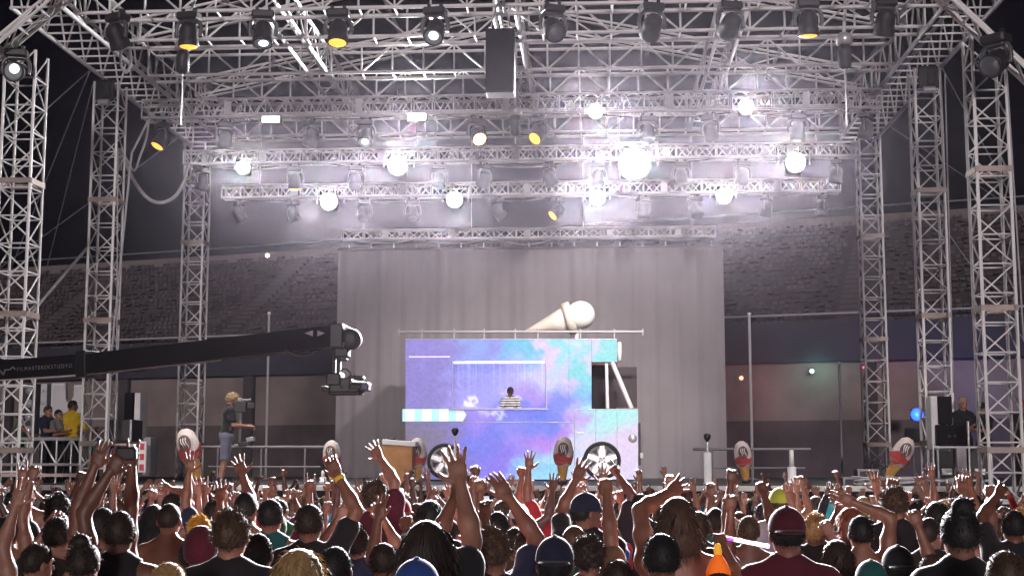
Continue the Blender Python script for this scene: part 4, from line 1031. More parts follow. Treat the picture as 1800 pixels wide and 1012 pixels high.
# --- legs (static, standing) and trousers
def legs_field(inf=0.0, hi=.98, lo=0.0, h=.02):
    v = Vol((-.32, -.2, -.03), (.32, .32, 1.06), h)
    v.ell((0, -.005, .93), (.168 + inf, .118 + inf, .12 + inf), .04)
    for s in (-1, 1):
        v.cap((s * .09, 0, .88), (s * .105, .02, .50), .088 + inf, .058 + inf, .04); v.cap((s * .105, .02, .50), (s * .115, -.02, .09), .056 + inf * 1.6, .040 + inf * 1.6, .02)
        if inf == 0: v.cap((s * .115, -.03, .045), (s * .135, .14, .035), .042, .034, .02)
    return v
LEGS = legs_field().mesh()
def trousers_mesh(low):
    v = legs_field(.016); X, Y, Z = v.grid(); v.f = np.maximum(v.f, np.maximum(low - Z, Z - 1.0) + 0 * X + 0 * Y); return v.mesh()
TR_LONG, TR_SHORT = trousers_mesh(.07), trousers_mesh(.46)
def shoes_mesh():
    v = Vol((-.25, -.16, -.03), (.25, .28, .16), .014)
    for s in (-1, 1): v.cap((s * .115, -.04, .045), (s * .138, .15, .04), .052, .044, .02); v.cap((s * .115, -.035, .04), (s * .115, -.03, .10), .05, .048, .02)
    X, Y, Z = v.grid(); v.f = np.maximum(v.f, 0.002 - Z + 0 * X + 0 * Y); return v.mesh()
SHOES = shoes_mesh()

def quadmesh(name, VF, m, smooth=True):
    V, F = VF[0], VF[1]; return mesh_np(name, V, np.full(len(F), 4), F.ravel(), (m,), None, smooth)
ME_TRL, ME_TRS, ME_SHOE = (quadmesh(n_, v_, M_CLOTH) for n_, v_ in (('trousers', TR_LONG), ('shorts', TR_SHORT), ('shoes', SHOES)))

# --- hair and hats (same origin as the head)
def strands(V, F, n, lo, hi, rs, down=.4, jit=.7, w=.0016):
    c = V[F].mean(1); nn = np.cross(V[F[:, 2]] - V[F[:, 0]], V[F[:, 3]] - V[F[:, 1]]); nn /= np.linalg.norm(nn, axis=1)[:, None] + 1e-9
    i = rs.randint(0, len(F), n); p = c[i]; d = nn[i] + rs.normal(0, jit * .5, (n, 3)) + np.array([0, -.15, -down]); d /= np.linalg.norm(d, axis=1)[:, None]
    L = rs.uniform(lo, hi, n)[:, None]; s = np.cross(d, rs.normal(0, 1, (n, 3))); s /= np.linalg.norm(s, axis=1)[:, None]
    mid = p + d * L * .55 + np.array([0, 0, -.15]) * L * down; tip = p + d * L + np.array([0, 0, -.55]) * L * down
    T = np.stack([p - s * w - d * .004, p + s * w - d * .004, mid + s * w * .7, tip, mid - s * w * .7], 1).reshape(-1, 3)
    return T, np.arange(n * 5).reshape(-1, 5)
def hair_mesh(kind, seed):
    rs = np.random.RandomState(seed)
    v = Vol((-.20, -.24, -.46), (.20, .18, .36), .0095)
    grow = {'buzz': .002, 'short': .006, 'curly': .013, 'spiky': .011, 'long': .014, 'bun': .010, 'pony': .009, 'bob': .018}[kind]
    v.ell((0, -.006, .112), (.078 + grow, .098 + grow, .104 + grow), .02)
    X, Y, Z = v.grid()
    zl = np.interp(Y, [-.10, -.05, -.01, .03, .06, .09], [.040, .050, .088, .115, .150, .178])
    if kind in ('long', 'bob'): zl = np.interp(Y, [-.10, -.02, .02, .06, .09], [-.03, -.02, .05, .14, .175])
    v.f = np.maximum(v.f, (zl - Z) * .7 + 0 * X)
    if kind == 'long':
        v.ell((0, -.055, -.01), (.098, .062, .13), .04); v.ell((0, -.085, -.17), (.105, .05, .15), .05); v.ell((.02, -.09, -.29), (.08, .038, .11), .05)
        for s in (-1, 1): v.cap((s * .085, -.01, .10), (s * .10, .0, -.12), .03, .022, .03)
    if kind == 'bob':
        v.ell((0, -.03, .0), (.112, .085, .10), .04); X, Y, Z = v.grid(); v.f = np.maximum(v.f, np.where(Z < .12, (Y - .035), -1.0) + 0 * X)
    if kind == 'bun': v.ell((0, -.065, .225), (.052, .052, .045), .015)
    if kind == 'pony': v.cap((0, -.11, .14), (.01, -.15, -.06), .032, .018, .02)
    if kind == 'curly':
        a = np.sin(X * 115 + 2) * np.sin(Y * 105) * np.sin(Z * 120 + 1) + .6 * np.sin(X * 61) * np.sin(Y * 73 + Z * 55); v.f = v.f + .011 * a.astype(np.float32)
    if kind == 'spiky':
        a = np.sin(X * 150 + Z * 30) * np.sin(Y * 140 + 1); v.f = v.f + (.010 * a * np.clip((Z - .12) * 12, 0, 1)).astype(np.float32)
    V, F = v.mesh()
    n, lo, hi, dn, jt = {'buzz': (900, .003, .007, .2, .5), 'short': (2600, .005, .017, .4, .9), 'curly': (2600, .012, .034, .1, 1.5), 'spiky': (2200, .015, .036, -.1, .9), 'long': (1500, .03, .09, 1.3, .7), 'bun': (1100, .012, .035, .3, .9), 'pony': (1100, .012, .04, .7, .8), 'bob': (1400, .02, .06, 1.1, .8)}[kind]
    T, TF = strands(V, F, n, lo, hi, rs, dn, jt)
    VV = np.concatenate([V, T]); sizes = np.concatenate([np.full(len(F), 4), np.full(len(TF), 5)]); loops = np.concatenate([F.ravel(), (TF + len(V)).ravel()])
    return mesh_np('hair', VV, sizes, loops, (M_CLOTH,), None, True)
HAIR = {k: hair_mesh(k, i) for i, k in enumerate(('buzz', 'short', 'curly', 'spiky', 'long', 'bun', 'pony', 'bob'))}
def hat_mesh(kind):
    v = Vol((-.24, -.26, -.02), (.24, .26, .32), .0095)
    if kind in ('cap', 'capback'):
        v.ell((0, -.004, .125), (.092, .112, .108), .02); X, Y, Z = v.grid(); v.f = np.maximum(v.f, (.105 - Z) + 0 * X + 0 * Y)
        s = 1 if kind == 'cap' else -1; v.ell((0, s * .115, .115), (.078, .085, .011), .012); v.ell((0, -.004, .235), (.011, .011, .008), .004)
    elif kind == 'beanie':
        v.ell((0, -.008, .115), (.095, .115, .128), .02); X, Y, Z = v.grid(); zl = np.interp(Y, [-.1, .1], [.03, .12]); v.f = np.maximum(v.f, zl - Z + 0 * X)
        v.f = v.f + (.003 * np.sin(np.arctan2(X + 0 * Y, Y + 1e-6) * 40)).astype(np.float32)
    else:
        v.ell((0, 0, .14), (.09, .108, .10), .02); X, Y, Z = v.grid(); v.f = np.maximum(v.f, (.12 - Z) + 0 * X + 0 * Y); v.ell((0, 0, .125), (.195, .205, .016), .02)
    return quadmesh('hat', v.mesh(), M_CLOTH)
HATS = {k: hat_mesh(k) for k in ('cap', 'capback', 'beanie', 'brim')}

# --- upper body for one pose
SH = .185
J_LAST = {}
def make_upper(pose, shirt, lean=0.0, slim=1.0, h=.0165):
    """pose: dict side -> (upper arm dir, forearm dir, hand name, palm sign); returns (body parts, shirt VF or None)"""
    J = {}
    for s, key in ((-1, 'L'), (1, 'R')):
        u, f, hn, tw = pose[key]; u, f = np.array(u, float), np.array(f, float); u /= np.linalg.norm(u); f /= np.linalg.norm(f)
        lift = max(0, u[2])
        sh = np.array([s * (SH * slim - .03 * lift), -.005, 1.405 + .055 * lift]); el = sh + u * .295; wr = el + f * .255
        J[key] = (sh, el, wr, f, hn, tw)
    J_LAST.clear(); J_LAST.update(J)
    pts = np.array([p for j in J.values() for p in j[:3]] + [(-.3, -.2, .86), (.3, .2, 1.6)])
    lo, hi = pts.min(0) - .11, pts.max(0) + .11; lo[2] = .86
    def torso(v, e=0.0):
        v.ell((0, -.005, .95), (.160 * slim + e, .112 + e, .13 + e), .03); v.ell((0, 0, 1.10), (.142 * slim + e, .098 + e, .15 + e), .05)
        v.ell((0, .003, 1.28), (.172 * slim + e, .112 + e, .17 + e), .05); v.cap((-.135 * slim, -.012, 1.405), (.135 * slim, -.012, 1.405), .062 + e, .062 + e, .05)
        v.ell((0, -.035, 1.425), (.11 * slim + e, .055 + e, .085 + e), .04)
        for s in (-1, 1):
            v.cap((s * .04, -.02, 1.50), (s * .15 * slim, -.015, 1.425), .040 + e, .045 + e, .04); v.ell((s * .085 * slim, -.075, 1.335), (.07 + e, .035 + e, .09 + e), .04)
    def arms(v, e=0.0, frac=1.0):
        for key in ('L', 'R'):
            sh, el, wr = J[key][:3]
            v.ell(sh, (.062 + e,) * 3, .04)
            if frac >= 1:
                v.cap(sh, el, .052, .041, .035); m = sh + (el - sh) * .5; v.ell(m, (.052,) * 3, .03); v.cap(el, el + (wr - el) * .35, .041, .044, .02); v.cap(el + (wr - el) * .3, wr, .043, .027, .02)
            else: v.cap(sh, sh + (el - sh) * frac, .054 + e, .054 + e * 1.5, .035)
    v = Vol(lo, hi, h); torso(v); arms(v); v.cap((0, -.02, 1.42), (0, -.012, 1.56), .060, .054, .035)
    parts = [v.mesh()]
    for key in ('L', 'R'):
        sh, el, wr, f, hn, tw = J[key]
        z = Vector(f); yv = Vector((0, tw, 0.001)) if abs(f[1]) < .9 else Vector((0, 0, -tw)); yv = (yv - z * yv.dot(z)).normalized(); xv = yv.cross(z)
        if key == 'R': xv = -xv
        if tw < 0: xv = -xv
        M = Matrix((xv, yv, z)).transposed().to_4x4(); M.translation = Vector(wr); HV, HF = HANDS[hn]
        Fh = HF[:, ::-1] if M.to_3x3().determinant() < 0 else HF
        parts.append((xf(HV, M), Fh))
    shv = None
    if shirt in ('tee', 'long', 'tank'):
        e = .013; w = Vol(lo - .02, hi + .02, h); torso(w, e)
        if shirt == 'tee': arms(w, e, .62)
        if shirt == 'long':
            for key in ('L', 'R'):
                sh, el, wr = J[key][:3]; w.ell(sh, (.077,) * 3, .04); w.cap(sh, el, .066, .058, .03); w.cap(el, wr, .057, .042, .02)
        X, Y, Z = w.grid()
        n_ = (.02 * np.sin(Z * 38 + X * 14) * np.sin(X * 21 + Y * 30)) * .22; w.f = w.f + n_.astype(np.float32)
        w.f = np.maximum(w.f, (.90 - Z) + 0 * X + 0 * Y); w.ell((0, .045, 1.565), (.076, .094, .072), 0, True)
        if shirt == 'tank':
            for key in ('L', 'R'): sh = J[key][0]; w.ell(sh + np.array([.03 * (1 if key == 'R' else -1), 0, .02]), (.10, .16, .125), 0, True)
        shv = w.mesh()
    return parts, shv

SKIN = [mat('skin_fair', (.27, .13, .092), .5, 0, .10, 12, spec=.5), mat('skin_tan', (.19, .082, .054), .5, 0, .10, 12, spec=.5), mat('skin_brown', (.115, .047, .030), .5, 0, .10, 12, spec=.5), mat('skin_dark', (.055, .024, .017), .5, 0, .12, 12, spec=.5)]
EYE = mat('eye_dark', (.03, .025, .025), .2); LIP = mat('lip', (.32, .13, .12), .5)
HCOL = {'black': mat('hair_black', (.010, .009, .010), .62, 0, .3, 30, spec=.35), 'dark brown': mat('hair_dark_brown', (.022, .014, .011), .62, 0, .3, 30, spec=.35), 'brown': mat('hair_brown', (.06, .035, .022), .6, 0, .3, 30, spec=.35),
        'fair': mat('hair_fair', (.36, .27, .16), .7, 0, .3, 30, spec=.2), 'blond': mat('hair_blond', (.32, .20, .09), .6, 0, .3, 30, spec=.35), 'grey': mat('hair_grey', (.22, .21, .21), .5, 0, .3, 30), 'red': mat('hair_red', (.14, .04, .02), .45, 0, .3, 30), 'yellow': mat('hair_yellow', (.60, .36, .04), .6, 0, .3, 30)}
def cloth(nm, c): return mat('cloth_' + nm.replace(' ', '_'), c, .85, 0, .18, 7, bump=.25, spec=.2, sheen=.1)
CLOTH = {'black': cloth('black', (.014, .013, .016)), 'navy': cloth('navy', (.015, .018, .045)), 'white': cloth('white', (.55, .54, .55)), 'grey': cloth('grey', (.16, .16, .17)), 'red': cloth('red', (.32, .025, .03)), 'maroon': cloth('maroon', (.085, .012, .025)),
         'teal': cloth('teal', (.012, .085, .085)), 'blue': cloth('blue', (.03, .07, .28)), 'orange': cloth('orange', (.60, .16, .02)), 'yellow': cloth('yellow', (.62, .40, .02)), 'green': cloth('green', (.03, .11, .05)), 'pink': cloth('pink', (.50, .13, .22)),
         'lime': cloth('lime', (.42, .48, .06)), 'brown': cloth('brown', (.11, .06, .035)), 'straw': cloth('straw', (.38, .26, .13)), 'purple': cloth('purple', (.10, .03, .18)), 'turquoise': cloth('turquoise', (.04, .33, .42))}
STRIPE = stripes('striped_knit', (.62, .61, .62), (.012, .012, .014), 15, 2, .55)

PRE = {'down': ((.22, .02, -1), (.10, .35, -1), 'relaxed', 1), 'up': ((.38, .12, 1), (-.06, .10, 1), 'open', 1), 'wide': ((.85, .08, .55), (.12, .08, 1), 'open', 1), 'bent': ((.95, .15, .15), (-.05, .1, 1), 'fist', 1),
       'clap': ((.50, .30, .85), (-.62, .22, .75), 'flat', 1), 'low': ((.55, .45, -.25), (-.10, .55, .85), 'relaxed', 1), 'lazy': ((.70, .25, .35), (-.35, .25, .9), 'relaxed', 1),
       'fwd': ((.30, .75, .30), (-.05, .45, 1), 'open', 1), 'head': ((.75, .0, .70), (-.85, .15, .25), 'flat', 1), 'point': ((.45, .35, .95), (.1, .45, 1), 'point', 1), 'phone': ((.25, .75, .45), (-.25, .30, 1), 'grip', 1),
       'fist': ((.32, .15, 1), (.05, .15, 1), 'fist', 1), 'horn': ((.5, .1, .9), (-.1, .15, 1), 'horns', 1), 'rail': ((.15, .65, -.85), (-.15, 1, .0), 'relaxed', -1), 'desk': ((.25, .45, -.95), (-.25, 1, .05), 'relaxed', -1)}
def arm(side, a):
    s = -1 if side == 'L' else 1
    if isinstance(a, str):
        u, f, h, t = PRE[a]; return ((u[0] * s, u[1], u[2]), (f[0] * s, f[1], f[2]), h, t)
    return a

class Person:
    """meshes of one pose, shared by every copy"""
    def __init__(s, pose, shirt, slim=1.0, long_legs=True):
        parts, shv = make_upper({k: arm(k, pose[k]) for k in 'LR'}, shirt, 0, slim)
        pivot = Matrix.Translation((0, -.005, 1.54)) @ Euler(pose.get('head', (0, 0, 0))).to_matrix().to_4x4()
        s.pivot = pivot; s.J = J_LAST.copy()
        parts = [parts[0], parts[1], parts[2], (xf(HEAD[0], pivot), HEAD[1], HEAD[2]), LEGS]
        V, F, m = join(parts)
        s.body = mesh_np('person', V, np.full(len(F), 4), F.ravel(), (SKIN[0], EYE, LIP), m)
        s.shirt = quadmesh('shirt', shv, CLOTH['black']) if shv is not None else None
def own(o, m):
    o.material_slots[0].link = 'OBJECT'; o.material_slots[0].material = m; return o
def place(P, loc, rz, sc, skin, hair, hairc, shirtm, bottom, label, group=None, hat=None, hatm=None, shorts=False, shoes=False, lean=0.0):
    o = put('person', P.body, None, loc, (lean, 0, rz), (sc,) * 3); tag(o, label, 'person', group); own(o, skin)
    if P.shirt and shirtm: own(put('shirt', P.shirt, o), shirtm)
    own(put('shorts' if shorts else 'trousers', ME_TRS if shorts else ME_TRL, o), bottom)
    if shoes: own(put('shoes', ME_SHOE, o), CLOTH['black'])
    if hair: h = own(put('hair', HAIR[hair], o), HCOL[hairc]); h.matrix_local = P.pivot
    if hat: h = own(put({'cap': 'cap', 'capback': 'cap', 'beanie': 'beanie', 'brim': 'hat'}[hat], HATS[hat], o), hatm); h.matrix_local = P.pivot
    return o

# ---- the people nearest the camera, one by one: (head x, crown y, head width px) in the photograph
def near(cx, ytop, wpx, hair, hairc, shirt, shirtc, skin, label, L='down', Rr='down', hat=None, hatc=None, rz=0, head=(0, 0, 0), slim=1.0, hL=None, hR=None):
    Y = 462.0 / wpx; crown = at(cx, ytop, Y); sc = min(max(crown.z / 1.765, .88), 1.12); loc = Vector((crown.x, Y, crown.z - 1.765 * sc))
    g0 = gz(Y); sc = min(max((crown.z - g0) / 1.765, .86), 1.14); loc.z = g0
    pose = {}
    for key, a, hn in (('L', L, hL), ('R', Rr, hR)):
        s = -1 if key == 'L' else 1
        if isinstance(a, str): u, f, h_, t = arm(key, a)
        else:
            (ex, ey), (hx, hy) = a
            E, H = at(ex, ey, Y), at(hx, hy, Y); sh = Vector((crown.x + s * .165 * sc, Y, g0 + 1.44 * sc))
            def dirn(A, B, Ln, fy):
                d = Vector((B.x - A.x, 0, B.z - A.z)) / sc; n = d.length
                dy = math.sqrt(max(Ln * Ln - n * n, 0)) if n < Ln else 0.0
                return (d.x, dy * fy + .02, d.z)
            u = dirn(sh, E, .295, .8); uu = Vector(u).normalized() * .295 * sc; E2 = sh + uu
            f = dirn(E, H, .255, .6); h_, t = 'open', 1
        pose[key] = (u, f, hn or h_, t)
    pose['head'] = head
    P = Person(pose, shirt, slim)
    place(P, loc, rz, sc, SKIN[skin], hair, hairc, CLOTH.get(shirtc), CLOTH[('black', 'navy', 'grey')[int(cx) % 3]], label, None, hat, CLOTH.get(hatc))
    NEAR.append((loc.x, Y))
    W_ = lambda key, e: loc + Vector(P.J[key][2] + P.J[key][3] / np.linalg.norm(P.J[key][3]) * e) * sc
    return W_, P, loc, sc
NEAR = []
near(43, 839, 34, 'short', 'brown', None, None, 1, 'shirtless person in profile with short brown hair at the photo edge', L=((22, 905), (22, 845)), head=(0, 0, -.9), hL='fist')
near(103, 907, 55, 'short', 'black', 'tee', 'black', 1, 'person in black t-shirt, dark hair, under the railing with the yellow jacket', L=((20, 990), (60, 930)), hL='relaxed')
PCAM = near(212, 896, 62, 'short', 'dark brown', 'tank', 'black', 2, 'person holding a small camera high above dark slicked hair', L=((142, 905), (188, 830)), hL='grip', head=(0, 0, .25))
near(182, 890, 57, 'short', 'black', None, None, 2, 'bare-chested person raising both arms beside the held-up camera', L=((134, 852), (168, 762)), Rr=((236, 830), (232, 758)), hL='flat', hR='horns')
near(105, 868, 43, 'curly', 'black', 'tee', 'grey', 2, 'person with curly black hair behind the held-up camera arm')
near(258, 896, 34, 'buzz', 'grey', 'tee', 'orange', 1, 'person with shaved grey head and orange t-shirt')
near(299, 882, 47, 'buzz', 'dark brown', None, None, 1, 'bare-backed person with cropped hair and broad neck before the maroon beanie', L='down', Rr='fwd')
near(303, 866, 36, 'short', 'dark brown', 'tee', 'pink', 1, 'person in pink t-shirt just behind the bare-backed cropped head', Rr=((330, 850), (296, 842)))
near(352, 906, 42, 'curly', 'yellow', 'tee', 'black', 0, 'person with bright yellow curly hair')
near(355, 928, 64, None, None, 'tee', 'black', 1, 'person wearing a maroon beanie', hat='beanie', hatc='maroon')
near(408, 896, 68, 'spiky', 'brown', 'tee', 'black', 0, 'person with tousled brown hair lit at the edges, beside the maroon beanie', slim=1.05)
near(298, 986, 78, 'short', 'blond', 'tee', 'black', 0, 'blond head at the bottom edge below the bare-backed person')
near(379, 876, 40, 'short', 'black', 'tee', 'navy', 1, 'person in navy t-shirt with short black hair behind the tousled brown head', L='up')
near(433, 862, 46, 'buzz', 'black', None, None, 1, 'bare-shouldered person with cropped black hair next to the tousled brown head', L=((462, 870), (440, 820)))
near(477, 875, 48, 'short', 'black', 'tank', 'teal', 1, 'person in teal tank top with short black hair')
PBAND = near(545, 884, 54, 'short', 'dark brown', 'tee', 'black', 1, 'person with one bent arm raised and a yellow wristband', Rr=((632, 893), (597, 832)), hR='relaxed')
near(660, 844, 41, 'curly', 'brown', 'tee', 'maroon', 0, 'person with fluffy brown hair below the tan plywood case', Rr=((695, 850), (668, 812)))
near(750, 915, 82, 'long', 'dark brown', 'tee', 'black', 0, 'long-haired person with one open hand raised high', Rr=((832, 962), (808, 862)), hR='open', slim=.9)
near(733, 984, 92, 'short', 'black', 'tee', 'navy', 1, 'person in a navy blue cap at the bottom edge', hat='cap', hatc='blue')
near(527, 967, 92, 'bob', 'blond', 'tee', 'grey', 0, 'blond person with chin-length hair at the bottom edge', slim=.9)
near(875, 897, 47, 'short', 'black', 'tee', 'black', 2, 'person in black t-shirt with oval dark head at the centre')
near(675, 952, 60, 'short', 'dark brown', 'tank', 'brown', 1, 'person with clenched fist raised beside the long-haired person', Rr=((715, 990), (704, 948)), hR='fist')
near(757, 880, 46, 'bob', 'black', 'tee', 'black', 1, 'person with round black bob just above the long-haired person')
PPHONE = near(802, 888, 30, 'short', 'dark brown', 'tee', 'white', 0, 'person in white t-shirt behind the raised open hand', Rr=((828, 925), (838, 905)), hR='grip')
near(930, 925, 61, 'short', 'brown', 'tee', 'navy', 0, 'person with short brown hair next to the dark cap')
near(975, 944, 74, 'short', 'black', 'tee', 'black', 1, 'person in a dark grey cap worn backwards at the bottom centre', hat='capback', hatc='navy')
near(1035, 940, 61, 'curly', 'dark brown', 'tee', 'brown', 1, 'person with curly dark hair and a straight dark arm raised', Rr=((1076, 945), (1070, 875)), hR='fist')
near(1162, 935, 73, 'short', 'black', 'tee', 'black', 1, 'person with large round dark head left of the glow stick', slim=1.0)
near(1207, 926, 54, 'bob', 'black', 'tee', 'black', 2, 'person with smooth black hair behind the large round dark head')
near(1087, 981, 64, 'short', 'dark brown', 'tee', 'grey', 1, 'person with brown-edged hair low at the bottom edge, centre of the picture')
near(1247, 960, 54, 'short', 'dark brown', 'tee', 'maroon', 1, 'person in maroon t-shirt beside the orange hat', Rr=((1282, 930), (1285, 855)), hR='fist')
near(1030, 867, 47, 'short', 'black', 'tee', 'black', 1, 'bearded-looking person in a dark cap looking sideways', hat='cap', hatc='navy', head=(0, 0, -1.0), L=((985, 905), (1010, 850)), hL='open')
near(1190, 875, 62, 'bob', 'brown', None, None, 1, 'bare-shouldered person with a wide mop of brown hair and one elbow out', L=((1125, 905), (1170, 880)))
near(975, 866, 34, 'curly', 'brown', 'tee', 'red', 1, 'person in red t-shirt with brown curls before the truck bonnet', L='up', Rr='wide')
near(1257, 890, 42, 'buzz', 'black', 'tee', 'teal', 3, 'person in teal t-shirt with round black cropped head')
near(1125, 866, 34, 'short', 'black', 'tee', 'black', 2, 'person pointing up in black sleeves right of the truck wheel', L=((1118, 846), (1094, 812)), hL='point')
near(1370, 858, 37, 'short', 'brown', 'tee', 'white', 0, 'person wearing a lime green cap', hat='cap', hatc='lime')
near(1382, 892, 66, 'short', 'black', 'tee', 'maroon', 1, 'person in a maroon cap and maroon shirt below the lime green cap', hat='capback', hatc='maroon')
near(1570, 854, 43, 'curly', 'brown', 'tee', 'black', 0, 'person with curly brown hair directly below the tilted ice cream prop')
near(1512, 904, 50, 'short', 'black', None, None, 1, 'person bending one bare arm over black hair', Rr=((1572, 915), (1500, 884)), hR='flat')
near(1685, 890, 70, 'bun', 'black', 'tee', 'black', 1, 'person with black hair in a top knot below the silver trolley', slim=.92)
near(1577, 960, 62, 'short', 'black', 'tee', 'black', 1, 'person in a smooth black cap at the bottom edge right of the teal cap', hat='capback', hatc='black')
near(1765, 965, 78, 'short', 'brown', 'tee', 'grey', 1, 'brown-haired person at the bottom edge under the nearest tower')
near(1395, 978, 50, 'short', 'brown', 'tee', 'black', 0, 'brown-haired person below the maroon cap', Rr=((1500, 985), (1468, 920)), hR='fist')
near(1637, 975, 56, 'short', 'brown', None, None, 1, 'bare-armed person holding one forearm upright beside the top knot', L=((1655, 965), (1632, 900)), hL='fist')
near(1602, 878, 30, 'short', 'black', 'tee', 'orange', 1, 'person in orange t-shirt right of the curly head under the tilted prop', Rr='up')
near(1712, 868, 31, 'short', 'black', 'tee', 'black', 1, 'person with short black hair at the foot of the nearest tower', L='head')
near(1530, 985, 64, 'short', 'black', 'tee', 'black', 1, 'person wearing a teal printed cap at the bottom edge', hat='cap', hatc='teal')
near(1555, 905, 32, 'bob', 'dark brown', 'tee', 'grey', 0, 'person with dark bob under the bent bare arm')
near(1432, 900, 36, 'short', 'black', 'tee', 'grey', 1, 'person in a flat grey cap right of the lime green cap', hat='capback', hatc='grey')
near(1780, 895, 46, 'short', 'black', 'tee', 'black', 2, 'person raising a bent arm at the photo edge under the red cap', L=((1735, 915), (1768, 880)), hL='relaxed')
near(905, 925, 50, 'short', 'dark brown', 'tee', 'brown', 1, 'person in brown t-shirt between the oval dark head and the brown head', L='fist')
near(590, 958, 72, 'short', 'black', 'tank', 'black', 1, 'person with bare shoulders in front of the bent wristband arm', Rr='down')
near(15, 905, 50, 'short', 'black', None, None, 1, 'bare-shouldered person cut by the photo edge with a raised forearm', Rr=((35, 880), (50, 810)), hR='fist')
near(1315, 905, 44, 'short', 'brown', None, None, 2, 'bare-shouldered person between the teal shirt and the maroon cap', L=((1275, 905), (1284, 835)), hL='fist')
near(1745, 905, 40, 'short', 'brown', 'tank', 'white', 1, 'person in white tank top in front of the nearest tower foot', L='head', Rr='head')
near(455, 935, 62, 'short', 'black', None, None, 2, 'bare-backed person with dark head beside the teal tank top', Rr='down')
near(150, 950, 66, 'bun', 'dark brown', 'tee', 'navy', 1, 'person with a small bun in navy below the held-up camera', slim=.92)
near(640, 905, 40, 'short', 'black', 'tee', 'black', 3, 'dark-skinned person in black beside the wristband arm', L='up', hL='open')
near(1470, 950, 58, 'bob', 'dark brown', 'tee', 'black', 1, 'person with dark bob left of the raised fist near the teal cap')

PHAT = near(1262, 995, 68, 'short', 'dark brown', 'tee', 'black', 1, 'person wearing the glowing orange party hat and holding a glow stick', Rr=((1305, 1030), (1288, 985)), hR='fist')
# things held by or worn on the people nearby
def held(name, label, cat, loc): return thing(name, label, cat, loc)
t = held('compact_camera', 'black compact camera held up above the crowd', 'camera', PCAM[0]('L', .10) + Vector((.03, .03, .02)))
MB().box((0, 0, 0), (.115, .05, .075), bev=.012).build('body', M_BLACKP, t); MB().lathe([(.028, 0), (.03, .03), (.026, .06), (.0, .062)], 16, Matrix.Translation((0, .02, 0)) @ Matrix.Rotation(-math.pi / 2, 4, 'X')).build('lens', M_CHROME, t); MB().box((.03, 0, .042), (.03, .02, .015), bev=.004).build('flash_shoe', M_CHROME, t)
t = held('phone', 'lit phone held up left of the oval dark head', 'phone', PPHONE[0]('R', .12) + Vector((0, .0, .03))); t.rotation_euler = (.1, 0, .2)
MB().box((0, 0, 0), (.075, .009, .15), bev=.004).build('case', M_BLACKP, t); MB().box((0, -.006, 0), (.068, .002, .138)).build('screen', mat('phone_screen', (.1, .1, .1), .2, emit=(.75, .85, 1), es=.7), t)
W_, P_, loc_, sc_ = PHAT; crown = loc_ + Vector((0, 0, 1.765 * sc_))
t = held('party_hat', 'glowing orange pointed party hat on a head at the bottom edge', 'hat', crown + Vector((0, -.01, -.02)))
MB().lathe([(.065, -.03), (.058, 0), (.040, .04), (.018, .075), (.010, .10), (0, .105)], 18).build('felt_cone', mat('hat_orange', (.9, .18, .02), .7, emit=(1, .16, .01), es=.35), t)
MB().lathe([(.017, .07), (.021, .09), (.012, .125), (0, .13)], 12).build('tip', mat('hat_tip', (.95, .5, .05), .7, emit=(1, .45, .02), es=.35), t)
p0 = W_('R', .09); p1 = at(1352, 960, p0.y)
t = held('glow_stick', 'white glow stick with violet end slanting over the crowd', 'glow stick', p0); d = p1 - p0
bar('lit_tube', d * .30, d, .010, mat('glow_white', (.9, .9, .9), .3, emit=(1, .90, .95), es=1.5), t, 10); bar('violet_end', d * .12, d * .30, .010, mat('glow_violet', (.4, .1, .8), .3, emit=(.30, .08, .75), es=1.0), t, 10)
bar('grip', d * -.12, d * .12, .012, M_BLACKP, t, 10)
W_, P_, loc_, sc_ = PBAND; f_ = Vector(P_.J['R'][3]).normalized()
t = held('wristband', 'yellow wristband on the bent raised arm', 'wristband', W_('R', -.02)); t.rotation_euler = f_.to_track_quat('Z', 'Y').to_euler()
MB().lathe([(.031, -.014), (.036, -.010), (.036, .010), (.031, .014)], 20).build('band', mat('band_yellow', (.75, .55, .04), .6), t)

# ---- the crowd further off: shared poses, each person its own object
POSES = [({'L': 'clap', 'R': 'clap'}, 'tee', 'hands clapping overhead'), ({'L': 'wide', 'R': 'wide'}, 'tank', 'arms spread high'), ({'L': 'low', 'R': 'fist'}, 'tee', 'one fist up'), ({'L': 'fwd', 'R': 'fwd'}, 'tee', 'hands forward'),
         ({'L': 'lazy', 'R': 'bent'}, None, 'bare arms raised'), ({'L': 'point', 'R': 'down'}, 'tee', 'finger pointing up'), ({'L': 'head', 'R': 'up'}, 'tank', 'one hand on head'), ({'L': 'down', 'R': 'down'}, 'tee', 'arms down'),
         ({'L': 'phone', 'R': 'phone'}, 'tee', 'hands together'), ({'L': 'horn', 'R': 'down'}, 'long', 'long sleeve raised'), ({'L': 'fist', 'R': 'wide'}, None, 'bare torso'), ({'L': 'bent', 'R': 'bent'}, 'tee', 'both fists up'),
         ({'L': 'down', 'R': 'lazy'}, 'tank', 'one hand up'), ({'L': 'fwd', 'R': 'horn'}, 'tee', 'hand signs up')]
rc = random.Random(11)
VAR = []
def jit(a, key):
    u, f, h_, t = arm(key, a); j = lambda v, q: tuple(c_ + rc.uniform(-q, q) for c_ in v)
    return (j(u, .26), j(f, .26), h_ if rc.random() < .4 else rc.choice(('open', 'flat', 'flat', 'relaxed', 'relaxed', 'fist', 'point', 'peace')), t)
for rep_ in range(2):
    for k, (po, sh, word) in enumerate(POSES):
        sw = rep_ == 1
        po = {'L': jit(po['R' if sw else 'L'], 'L'), 'R': jit(po['L' if sw else 'R'], 'R'), 'head': (rc.uniform(-.12, .18), rc.uniform(-.08, .08), rc.uniform(-.6, .6))}
        VAR.append((Person(po, sh, (1.0, .90)[(k + rep_) % 2]), sh, word))
spots = []
y = 6.6
